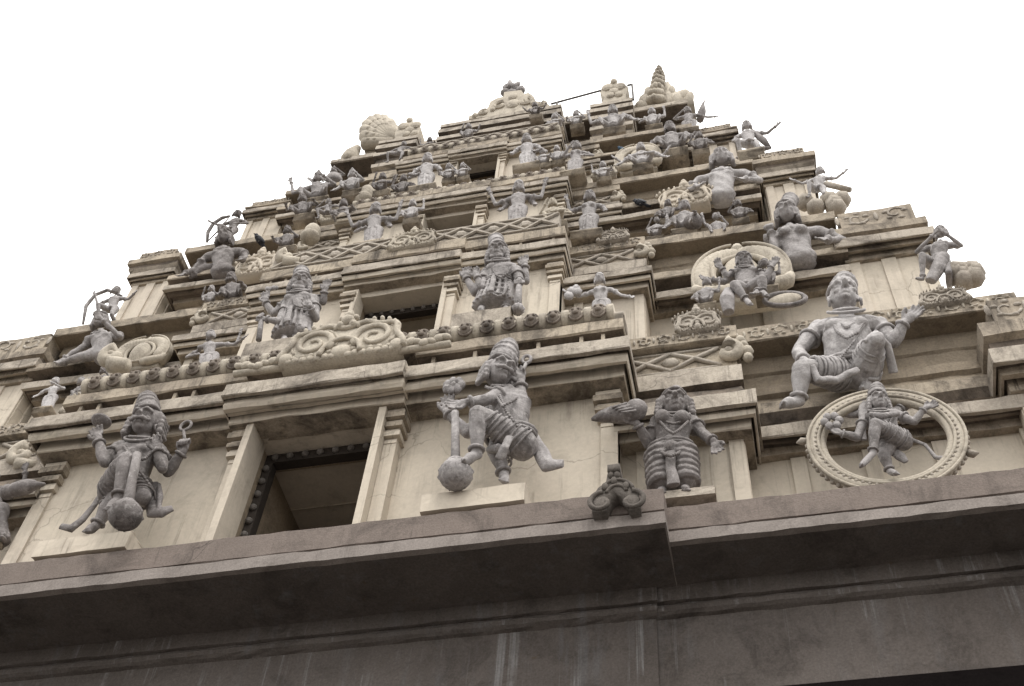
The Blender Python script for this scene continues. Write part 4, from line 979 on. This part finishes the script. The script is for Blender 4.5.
    mini('lady_statue', 'grey standing lady in a pale skirt on the right side bay of the third storey', 1.30, (590, 199), (588, 240), [(-1, 'up'), (1, 'down')], mat='statue', breasts=True, clen=.12)
    mini('seated_statue', 'dark moustached statue sitting with its neighbour on the left side bay of the third storey', 1.35, (232, 280), (236, 304), [(-1, 'hip'), (1, 'knee')], 'sit', beard=True, mat='statue_dark', clen=.1)
    mini('companion_statue', 'smaller grey statue sitting left of the moustached one on the third storey', 1.33, (212, 290), (210, 306), [(-1, 'fold'), (1, 'fold')], 'sit', clen=.1)
    def drum(F, L, H):
        m = MB(); m.ell(at(693, 222, 1.45), (.10, .09, .09), None, 12, 8); F.part('pot', m, 'statue_dark')
    mini('seated_statue', 'stout grey seated statue with a dark pot in the right recess of the third storey', 1.5, (685, 208), (684, 234), [(-1, 'low'), (1, 'knee'), (-1, 'outup'), (1, 'hip')], 'sit', clen=.12, extra=drum)
    mini('attendant_statue', 'small grey attendant statue raising both arms right of the stout seated statue', 1.5, (716, 219), (719, 240), [(-1, 'high'), (1, 'fold')], 'sit', clen=.1, hair='bun', crown='knot')
    mini('attendant_statue', 'small grey attendant statue crouching left of the stout seated statue', 1.5, (657, 222), (655, 240), [(-1, 'fold'), (1, 'up')], 'sit', clen=.06, hair='bun', crown='knot')
    mini('bust_statue', 'broad-chested grey bust with curly hair and arms akimbo under the right third-storey slab', 1.89, (722, 163), (722, 197), [(-1, 'hip'), (1, 'hip')], 'bust', crown='knot', clen=.08, hair='big', mat='statue_light', wide=1.0)
    mini('bust_statue', 'grey bust leaning forward on both arms, left of the small cream gable under a bird', 1.88, (226, 242), (222, 272), [(-1, 'low'), (1, 'down')], 'bust', crown='knot', clen=.10, mat='statue_dark', wide=.95,
         extra=lambda F, L, H: F.leg(at(220, 271, 2.0), at(205, 268, 1.92), at(193, 276, 1.92), at(190, 277, 1.9)))
    def lb2(F, L, H): bow(F, [(207, 242, 0), (208, 232, 0), (213, 224, 0), (222, 218, 0), (230, 216, 0)], .025); bow(F, [(207, 242, 0), (219, 230, 0), (230, 216, 0)], .012)
    mini('archer_statue', 'dark archer statue drawing a curved bow at the left edge of the third storey', 2.0, (238, 216), (226, 244), [(-1, 'out'), (1, 'hip')], 'kneel', clen=.08, yaw=-.6, mat='statue_dark', extra=lb2)
    def wing(F, L, H):
        m = MB(); m.tube([at(752, 131, 2.1), at(763, 140, 2.1), at(770, 148, 2.1)], [.03, .045, .02], 7); m.tube([at(755, 150, 2.1), at(770, 148, 2.1)], [.05, .02], 7); F.part('staff', m, 'statue_dark')
    mini('leaning_statue', 'thin pale statue with a slanting staff at the right edge of the fourth storey', 2.1, (747, 128), (752, 160), [(-1, 'down'), (1, 'out')], 'legs', mat='statue_light', crown='knot', clen=.05, extra=wing, base=(.3, .3, .25))
    # ---- fourth storey and top
    mini('deity_statue', 'pale blue-grey statue standing right of the topmost window', 1.92, (527, 141), (528, 172), [(-1, 'down'), (1, 'down'), (1, 'hip')], mat='statue_light', clen=.16)
    mini('deity_statue', 'pale blue-grey statue standing left of the topmost window', 1.92, (428, 161), (425, 194), [(-1, 'down'), (1, 'down'), (-1, 'hip')], mat='statue_light', clen=.16)
    mini('lady_statue', 'small grey lady holding one arm bent on the right side bay of the fourth storey', 1.88, (577, 148), (574, 178), [(-1, 'fold'), (1, 'hip')], clen=.12, breasts=True)
    mini('seated_statue', 'grey seated statue before a scalloped gable high on the right, arms spread wide', 2.06, (641, 149), (643, 168), [(-1, 'low'), (1, 'low'), (-1, 'out'), (1, 'out')], 'sit', clen=.12, mat='statue_light', wide=1.3)
    mini('standing_statue', 'dark statue with spread arms at the right end below the topmost slab', 2.5, (670, 130), (675, 154), [(-1, 'low'), (1, 'low')], 'sit', mat='statue', clen=.14, wide=1.2)
    mini('standing_statue', 'small grey statue peering over the right end of the topmost slab', 2.6, (688, 112), (690, 134), [(-1, 'fold'), (1, 'low')], 'stand', clen=.14, wide=1.2)
    mini('attendant_statue', 'pale statue crouching against the crested block on the right below the railing', 2.85, (613, 112), (614, 132), [(-1, 'outup'), (1, 'low')], 'sit', clen=.12, mat='statue_light', wide=1.2)
    mini('attendant_statue', 'dark little statue above the right end of the topmost lattice', 2.7, (535, 106), (536, 117), [(-1, 'out'), (1, 'out')], 'sit', clen=.1, mat='statue_dark')
    mini('attendant_statue', 'little grey statue on the left of the topmost lattice beside a crouching beast', 2.45, (469, 128), (468, 141), [(-1, 'fold'), (1, 'out')], 'sit', clen=.1)
    mini('leaning_statue', 'grey statue swinging one leg on the left block below the fan gable', 2.7, (404, 145), (394, 162), [(-1, 'low'), (1, 'hip')], 'legs', clen=.1, wide=1.2)
    mini('squatting_statue', 'dark squatting statue left of the fourth-storey lion moulding', 2.1, (383, 178), (381, 194), [(-1, 'fold'), (1, 'out')], 'sit', clen=.1, mat='statue_dark')
    mini('squatting_statue', 'grey statue with a hooked horn standing out against the sky on the upper left edge', 2.5, (319, 180), (316, 203), [(-1, 'outup'), (1, 'fold')], 'sit', clen=.1, wide=1.25,
         extra=lambda F, L, H: bow(F, [(308, 178, 0), (313, 181, 0), (315, 187, 0), (314, 194, 0)], .03))
    mini('squatting_statue', 'dark hunched statue just inside the upper left corner pavilion', 2.25, (303, 200), (304, 218), [(-1, 'knee'), (1, 'knee')], 'sit', clen=.08, mat='statue_dark', wide=1.2)
    mini('squatting_statue', 'grey statue kneeling before the pale scrolled gable on the upper left', 2.1, (329, 203), (327, 222), [(-1, 'fold'), (1, 'low')], 'kneel', clen=.1, wide=1.3)
    mini('squatting_statue', 'dark statue holding a drum on the upper left edge beside the deep slab', 2.75, (334, 172), (334, 186), [(-1, 'knee'), (1, 'fold')], 'sit', clen=.06, mat='statue_dark', wide=1.2,
         extra=lambda F, L, H: (lambda m: (m.tube([at(334, 179, 2.62), at(334, 185, 2.62)], [.12, .12], 14), F.part('drum', m, 'statue_dark')))(MB()))
    mini('lady_statue', 'dark lady statue half cut off at the left picture edge holding a bird', .28, (-8, 478), (-2, 545), [(1, 'outup'), (-1, 'low')], breasts=True, mat='statue_dark', clen=.1, base=(.06, .06, .02),
         extra=lambda F, L, H: (lambda m: (m.ell(at(22, 488, .15), (.13, .06, .06), Matrix.Rotation(-.2, 3, 'Y'), 12, 8), m.ell(at(8, 492, .15), .06, None, 10, 7), m.tube([at(28, 487, .15), at(45, 484, .15)], [.05, .012], 8), F.part('parrot', m)))(MB()))

def attendants():
    # little figures packed between the big ones on the upper storeys
    L = [((553, 205), (556, 226), 1.12, 'pale', 'scrolled little lion-like statue at the right-hand pilaster of the third storey'),
         ((543, 153), (544, 166), 1.90, 'l', 'pale squat statuette right of the standing statue beside the topmost window'),
         ((557, 150), (558, 163), 1.90, 'l', 'pale pointed statuette at the right end of the topmost window storey'),
         ((449, 168), (449, 181), 1.90, 'l', 'pale squat statuette at the left jamb of the topmost window'),
         ((463, 167), (463, 179), 1.90, 'l', 'pale pointed statuette below the topmost window'),
         ((699, 137), (701, 153), 2.30, 'd', 'dark small statue crouching at the left side of the fourth-storey right pavilion'),
         ((603, 166), (604, 180), 1.90, 'l', 'pale little statue sitting right of the fourth-storey side-bay lady'),
         ((652, 113), (654, 128), 2.95, 'l', 'pale small statue below the stacked gable near the top right'),
         ((576, 115), (577, 127), 2.80, 'l', 'pale small statue in the gap between the central roof block and the right one'),
         ((353, 176), (352, 194), 2.15, 'l', 'pale hunched statue left of the round dome on the upper left'),
         ((404, 180), (402, 196), 1.95, 'd', 'dark small statue left of the fourth-storey left deity'),
         ((344, 205), (345, 222), 1.75, 'd', 'dark small statue at the left side of the third-storey left deity'),
         ((413, 205), (411, 222), 1.30, 'l', 'pale small statue between the third-storey left deity and the window'),
         ((288, 232), (287, 250), 1.60, 'd', 'dark small statue above the lattice at the left side bay'),
         ((555, 118), (556, 131), 2.50, 'l', 'pale little statue closing the right end of the topmost parapet'),
         ((738, 205), (741, 222), 1.55, 'd', 'dark little statue right of the attendant in the third-storey recess'),
         ((430, 141), (429, 152), 2.7, 'd', 'dark tiny statue at the left end of the topmost parapet'),
         ((668, 205), (667, 222), 1.55, 'd', 'dark little statue close behind the stout seated one')]
    poses = [('fold', 'hip'), ('up', 'knee'), ('hip', 'up'), ('knee', 'fold'), ('low', 'fold')]
    for i, (h, f, Y, m, lab) in enumerate(L):
        a, b = poses[i % 5]
        mini('attendant_statue', lab, Y, h, f, [(-1, a), (1, b)], 'sit', clen=.10+.03*(i % 3), mat={'l': 'statue_light', 'd': 'statue_dark', 'pale': 'pale'}[m], wide=1.0, hk=.16, group='little statues packed on the upper storeys')

def pigeons():
    for (x, y, Y, yaw, s, m, lab) in ((259, 240, 1.80, 1.0, .62, 'bird_dark', 'black bird perched on the knob of the small cream gable at upper left'),
                                   (640, 203, 1.9, .3, .6, 'bird_dark', 'dark pigeon perched on the recess moulding right of the third storey'), (386, 202, 1.9, .2, .7, 'bird_dark', 'black crow leaning forward left of the third-storey cornice'),
                                   (622, 150, 2.45, .6, .5, 'bird_blue', 'small blue bird perched in the dark upper right recess')):
        p = at(x, y, Y); b = empty('bird', tuple(p)); tag(b, lab, 'bird')
        R_ = Matrix.Rotation(yaw, 3, 'Z'); q = lambda a, c, d: p+R_ @ Vector((a, c, d))*s
        mb = MB(); mb.ell(q(0, 0, 0), (.10*s, .06*s, .06*s), R_ @ Matrix.Rotation(.45, 3, 'Y'), 12, 8); mb.ell(q(-.085, 0, .075), .042*s, None, 10, 7)
        mb.tube([q(-.05, 0, .02), q(-.08, 0, .06)], [.05*s, .04*s], 8); mb.tube([q(.06, 0, -.03), q(.14, 0, -.07), q(.2, 0, -.095)], [.045*s, .035*s, .03*s], 8, flat=((0, 0, 1), .5)); mb.build('body', M[m], b, True)
        mb = MB(); mb.tube([q(-.12, 0, .075), q(-.155, 0, .065)], [.014*s, .004*s], 6); mb.build('beak', M['iron'], b, True)
        for k in (-1, 1):
            mb = MB(); mb.ell(q(.03, k*.05, .01), (.10*s, .018*s, .045*s), R_ @ Matrix.Rotation(.5, 3, 'Y'), 10, 6); mb.build('wing', M[m], b, True)
            mb = MB(); mb.tube([q(.0, k*.025, -.05), q(-.01, k*.025, -.10)], .008*s, 5); mb.build('leg', M['iron'], b, True)
# ------------------------------------------------------------------ gables, scroll ends and the crowning storey
def px_plate(mb, pts, Y, th):
    mb.plate([(at(x, y, Y).x, at(x, y, Y).z) for x, y in pts], Y, Y+th)

def ornaments(tw):
    P = lambda mb, name, mats, smooth=False: mb.build(name, mats, tw, smooth)
    def gable(fn, x, y, Y, w, h, t, mat='pale'):
        mb = MB(); fn(mb, at(x, y, Y), w, h, t); return P(mb, 'gable_ornament', M[mat], True)
    mb = MB(); nasi(mb, (.10, .05, 8.885), .95, .56, .16); P(mb, 'gable_ornament', M['pale'], True)
    for s in (-1, 1):
        mb = MB(); c = Vector((.10+s*.66, .07, 8.95))
        for i in range(7): mb.ell(c+Vector((s*(i-3)*.055, -.005, .02*math.sin(i*1.4))), (.05, .03, .03+.012*(i % 2)), Matrix.Rotation(.5*(-1)**i, 3, 'Y'), 8, 5)
        mb.tube([c+Vector((-.2, .02, -.045)), c+Vector((.2, .02, -.045))], .03, 7); P(mb, 'leaf_ornament', M['pale'], True)
    gable(nasi, 411, 246, .93, .46, .34, .12)
    gable(nasi, 698, 330, .37, .30, .30, .12, 'relief')
    gable(nasi, 84, 411, .37, .42, .32, .12)
    gable(nasi, 946, 303, .52, .34, .22, .12, 'relief')
    gable(nasi, 613, 240, 1.22, .30, .22, .1, 'relief')
    gable(nasi, 604, 176, 1.93, .28, .26, .1, 'pale')
    gable(shell_gable, 745, 296, 1.20, .82, .95, .20)
    gable(shell_gable, 132, 366, 1.20, .56, .56, .18)
    gable(nasi, 686, 205, 1.82, .50, .52, .14, 'cream')
    gable(nasi, 254, 273, 1.82, .44, .52, .14, 'cream')
    gable(shell_gable, 638, 168, 2.42, .56, .74, .16, 'pale')
    gable(nasi, 338, 219, 2.3, .50, .50, .14)
    # curled ends of the parapets on the left
    for (x, y, Y, r, t) in ((22, 455, .40, .10, .06), (113, 357, .14, .085, .075), (286, 257, 1.0, .075, .07)):
        mb = MB(); c = at(x, y, Y); volute(mb, (c.x, c.y, c.z), -1, r, t); mb.tube([c+Vector((0, .01, -r)), c+Vector((.16, .03, -r-.03))], [t, t*.8], 10); P(mb, 'scroll_end', M['pale'], True)
    for (x, y, Y, rx, rz) in ((312, 233, 1.7, .10, .17), (366, 196, 2.25, .11, .24)):
        mb = MB(); mb.ell(at(x, y, Y), (rx, rx, rz), None, 14, 10); mb.ell(at(x-2, y+4, Y), (rx*1.2, rx*1.1, rz*.5), None, 14, 8); P(mb, 'scroll_end', M['pale'], True)
    # antefix on the corner of the granite ledge
    an = MB(); Y = -.19
    px_plate(an, [(592, 512), (591, 499), (598, 488), (606, 482), (609, 466), (618, 466), (621, 480), (631, 484), (639, 494), (640, 508), (630, 510), (623, 498), (617, 495), (611, 499), (606, 511)], Y+.02, .20)
    for (x, y, sg) in ((601, 500, 1), (631, 498, -1)):
        c = at(x, y, Y); an.tube(spiral((c.x, Y+.018, c.z), .085, .03, 1.5, 1.5+sg*5, 20), [.016]*20, 7); an.ell(c+Vector((0, .022, 0)), (.05, .012, .05), None, 10, 7)
    c = at(616, 495, Y)
    for rr in (.06, .10): an.tube([c+Vector((rr*math.cos(a), .02, .03+rr*1.2*math.sin(a))) for a in [math.pi*(i+1)/14 for i in range(13)]], .012, 7)
    for (x, y) in ((605, 487), (626, 486), (611, 475), (617, 475), (614, 481)): an.ell(at(x, y, Y+.02), (.022, .02, .032), None, 8, 5)
    q0, q1 = at(609, 468, Y), at(618, 468, Y); an.box(q0.x-.01, q1.x+.01, Y, Y+.2, q0.z-.03, q0.z+.03)
    an.build('ledge_antefix', M['antefix'], tw, True)

def top_storey(tw):
    P = lambda mb, name, mats, smooth=False: mb.build(name, mats, tw, smooth)
    yb = 2*YC
    # neck of the roof with its deep top slab
    mb = MB()
    mb.stack(-2.70, 2.70, 3.55, yb-3.55, [(3.55, 16.6, 1), (3.55, 17.2, 0), (3.50, 17.22, 1), (3.50, 17.34, 1), (3.55, 17.36, 1), (3.55, 18.3, 1), (3.50, 18.32, 2), (3.50, 18.45, 1), (3.52, 18.6, 1), (3.52, 18.80, 2), (3.22, 18.81, 3), (3.20, 18.82, 3), (3.20, 18.93, 3), (3.25, 18.95, 3)], .42, .42)
    P(mb, 'roof_neck', slots())
    mb = MB()
    pr = [(2.99, 16.86, 1), (2.99, 17.7, 0), (2.93, 17.72, 1), (2.93, 17.84, 1), (2.98, 17.86, 2), (2.98, 18.0, 1), (2.92, 18.03, 3), (2.92, 18.14, 3), (2.97, 18.16, 2), (2.97, 18.34, 2), (2.90, 18.36, 3), (2.90, 18.46, 3), (2.96, 18.48, 2), (2.96, 18.58, 2), (2.90, 18.6, 3), (2.90, 18.72, 3), (2.96, 18.74, 2), (2.96, 18.80, 2), (2.92, 18.82, 3), (2.92, 18.92, 3), (2.95, 18.94, 3)]
    mb.stack(-.92, .92, 2.99, yb-2.99, pr, .5, .5); P(mb, 'roof_block', slots())
    mb = MB(); mb.stack(1.40, 2.00, 3.12, yb-3.12, [(y+.15, z+.12 if z > 17 else z, m) for y, z, m in pr], .5, .5); o = P(mb, 'roof_block', slots()); mirror(o)
    # hidden barrel roof
    mb = MB(); n = 16; vs = []; fs = []
    for x in (-2.3, 2.3):
        for i in range(n+1):
            a = math.pi*i/n; vs.append((x, YC-.42*math.cos(a), 18.9+.95*math.sin(a)))
    for i in range(n): fs.append((i, i+1, n+2+i, n+1+i))
    fs.append(tuple(range(n+1))); fs.append(tuple(range(n+1, 2*n+2)))
    mb.add(vs, fs); P(mb, 'barrel_roof', M['slab'])
    # central crest
    mb = MB(); Y = 3.02
    px_plate(mb, [(468.5, 119), (469, 116), (480.8, 112), (487.8, 107.6), (490.4, 101.5), (497, 98), (503.5, 96.5), (504, 92), (521, 90), (524, 94), (528, 92.5), (533, 95.5), (535.5, 101), (542, 102), (549, 104.5), (551, 107.5), (548, 109)], Y, .3)
    for (x, y, r, sg) in ((500, 106, .13, 1), (526, 102, .13, -1), (484, 113, .08, 1), (541, 105, .08, -1)):
        c = at(x, y, Y); mb.tube(spiral((c.x, Y-.005, c.z), r, r*.25, 1.2, 1.2+sg*5.5, 18), [.04]*18, 6)
    for (x, y, r) in ((513, 104, .11), (513, 97, .08), (475, 116, .05), (493, 110, .05), (533, 104, .05)): mb.ell(at(x, y, Y), (r, .05, r*1.3), None, 10, 7)
    P(mb, 'central_crest', M['pale'], False)
    mb = MB()
    for (x, y, r) in ((505.5, 92.5, .10), (512, 94, .12), (520, 91, .10), (511, 87, .10), (507, 86, .06), (517, 85, .06), (510, 83, .05), (503.5, 93.5, .05), (522.5, 89, .05)): mb.ell(at(x, y, Y+.1), (r*.9, r*.7, r*.9), None, 8, 6)
    for (a, b) in (((511, 90), (519, 83)), ((511, 90), (504, 87)), ((512, 92), (523, 87)), ((510, 90), (510, 81.5))): mb.tube([at(*a, Y+.1), at(*b, Y+.1)], [.08, .035], 6)
    P(mb, 'finial', M['statue_dark'], True)
    # side crests
    for pts in ([(601, 106), (604, 98), (600, 92), (602, 87), (609, 85.5), (611, 81), (614, 80), (617, 82), (618, 86), (624, 84), (628, 87), (626, 95), (626, 104)],
                [(394, 142), (395, 132), (400, 128), (405, 126), (407.5, 121), (410, 119.5), (413, 121.5), (414, 125), (419, 124), (421, 128), (418.5, 134), (418, 140)]):
        mb = MB(); Y = 3.2; px_plate(mb, pts, Y, .22); cx = sum(p[0] for p in pts)/len(pts); cy = sum(p[1] for p in pts)/len(pts)
        for (dx, dy, r) in ((-6, -2, .10), (6, -3, .10), (0, 2, .09), (-3, 6, .07), (5, 5, .07), (0, -8, .06)): mb.ell(at(cx+dx, cy+dy, Y), (r, .05, r*1.2), None, 9, 6)
        P(mb, 'side_crest', M['pale'])
    # ribbed fan gable, left
    mb = MB(); Y = 3.28; hub = at(394, 143, Y)
    for i, (x, y) in enumerate(((361.5, 144), (361.5, 136), (362.5, 129.5), (365.5, 124), (370, 120), (376, 118), (383, 118.5), (389.5, 122.5), (394, 129))):
        tip = at(x, y, Y-.05+.02*i); m_ = lerp(hub, tip, .6)
        mb.tube([hub, m_, lerp(hub, tip, .95), tip], [.10, .11, .105, .06], 8)
        for t in (.55, .75): mb.ell(lerp(hub, tip, t)+Vector((0, -.08, 0)), (.05, .04, .05), None, 7, 5)
    px_plate(mb, [(366, 157), (363, 146), (368, 139), (378, 135), (392, 133), (396, 142), (380, 146), (376, 155)], Y+.06, .3)
    P(mb, 'fan_gable', M['pale'], True)
    # stacked gable, right
    mb = MB(); Y = 3.32
    px_plate(mb, [(640, 107), (640, 98), (644, 93), (650, 89), (653, 81), (655, 74), (658.5, 70), (662, 69.5), (664, 74), (664.5, 83), (668, 81), (671, 85), (672.5, 93), (678, 91), (684, 89), (690, 93), (694, 101), (694, 104)], Y, .3)
    rr_ = random.Random(4)
    for (x, y, w, h) in ((655, 104, .17, .09), (655.5, 98, .15, .10), (656.5, 93, .13, .10), (657.5, 88.5, .125, .09), (658, 84, .115, .08), (658.5, 80, .10, .07), (659.5, 76.5, .08, .06), (660, 74, .05, .04)):
        for q in range(5):
            a = -2.6+q*.55; c = at(x, y, Y); mb.ell(c+Vector((math.cos(a+.5)*w*.75, math.sin(a+.5)*.10, rr_.uniform(-.03, .03))), (w*.42, .08, h*rr_.uniform(.7, 1.0)), None, 8, 6)
        mb.ell(at(x, y, Y+.03), (w*.85, .12, h), None, 12, 8)
    for (x, y, w, h) in ((646, 103, .12, .28), (649, 95, .08, .24), (668, 100, .10, .30), (672, 93, .06, .18), (678, 101, .12, .22), (684, 97, .10, .20), (689, 100, .07, .22), (641, 107, .10, .14), (666, 90, .06, .20)):
        mb.ell(at(x, y, Y+.06), (w, .10, h), Matrix.Rotation((x-657)*.008, 3, 'Y'), 10, 7)
    P(mb, 'stacked_gable', M['pale'], True)
    # pot-shaped knob on the left end of the slab
    mb = MB(); c = at(350, 160, 3.3); mb.tube([c+Vector((0, 0, -.12)), c, c+Vector((0, 0, .16)), c+Vector((.03, 0, .30)), c+Vector((.06, 0, .40)), c+Vector((.05, 0, .45))], [.12, .155, .13, .09, .06, .02], 14); P(mb, 'roof_knob', M['pale'], True)
    # rails
    for run in ([((551, 104), (601, 90.5)), ((557, 102.5), (557, 108))], [((627, 85.5), (632, 84.5)), ((632, 84.5), (633.5, 100))], [((445, 127.5), (470, 121)), ((446, 127), (446.5, 134))]):
        mb = MB()
        for (a, b) in run: mb.tube([at(*a, 3.1), at(*b, 3.1)], .018, 6)
        P(mb, 'railing', M['iron'])
    # lightning rod with a pennant on the upper right edge
    mb = MB(); mb.tube([at(700, 120, 2.7), at(702, 112, 2.7), at(703, 104, 2.7), at(705, 100, 2.7)], [.05, .06, .02, .008], 7); P(mb, 'upright_horn', M['statue_dark'], True)
def setting():
    mb = MB(); n = 24; S = 1500.0
    cs = [-S, -400, -120, -40, -15, -6, 0, 6, 15, 40, 120, 400, S]
    vs = [(x, y, 0.0) for y in cs for x in cs]; q = len(cs)
    fs = [(j*q+i, j*q+i+1, (j+1)*q+i+1, (j+1)*q+i) for j in range(q-1) for i in range(q-1)]
    mb.add(vs, fs); o = mb.build('ground', M['ground']); tag(o, kind='structure')

def lighting():
    w = bpy.data.worlds.new('World'); SC.world = w; w.use_nodes = True
    nt = w.node_tree; N = nt.nodes; L = nt.links; bg = N['Background']
    sky = N.new('ShaderNodeTexSky'); sky.sky_type = 'NISHITA'; sky.sun_disc = False
    sky.sun_elevation = math.radians(58); sky.sun_rotation = math.radians(150)
    sky.dust_density = 6.0; sky.air_density = 1.0
    # thick cloud: the clear sky's colour is washed out to white, brighter overhead than at the horizon as under any overcast
    tc = N.new('ShaderNodeTexCoord'); sx = N.new('ShaderNodeSeparateXYZ'); L.new(tc.outputs['Generated'], sx.inputs[0])
    mr = N.new('ShaderNodeMapRange'); mr.inputs['From Min'].default_value = 0; mr.inputs['From Max'].default_value = 1
    mr.inputs['To Min'].default_value = 14; mr.inputs['To Max'].default_value = 20.5; mr.clamp = True; L.new(sx.outputs['Z'], mr.inputs['Value'])
    cl = N.new('ShaderNodeVectorMath'); cl.operation = 'SCALE'; cl.inputs[0].default_value = (1.0, .985, .955); L.new(mr.outputs['Result'], cl.inputs['Scale'])
    hs = N.new('ShaderNodeMix'); hs.data_type = 'RGBA'; hs.inputs[0].default_value = .93
    L.new(cl.outputs['Vector'], hs.inputs[7])
    L.new(sky.outputs['Color'], hs.inputs[6]); L.new(hs.outputs[2], bg.inputs['Color'])
    bg.inputs['Strength'].default_value = .10
    sd = bpy.data.lights.new('sun', 'SUN'); so = bpy.data.objects.new('sun', sd); COL.objects.link(so)
    sd.energy = 1.3; sd.angle = math.radians(22); sd.color = (1, .96, .9)
    so.rotation_euler = (math.radians(32), 0, math.radians(25))
    vs = SC.view_settings; vs.view_transform = 'Standard'; vs.look = 'None'; vs.gamma = 1; vs.exposure = EXPOSURE; vs.use_curve_mapping = False
EXPOSURE = 0.45
make_materials(); matte('doorway_shade'); matte('wall_dark'); make_camera(); setting(); TW = build_tower(); ornaments(TW); top_storey(TW)
big_statues(); small_statues(); attendants(); pigeons()
finish_carving()
lighting()
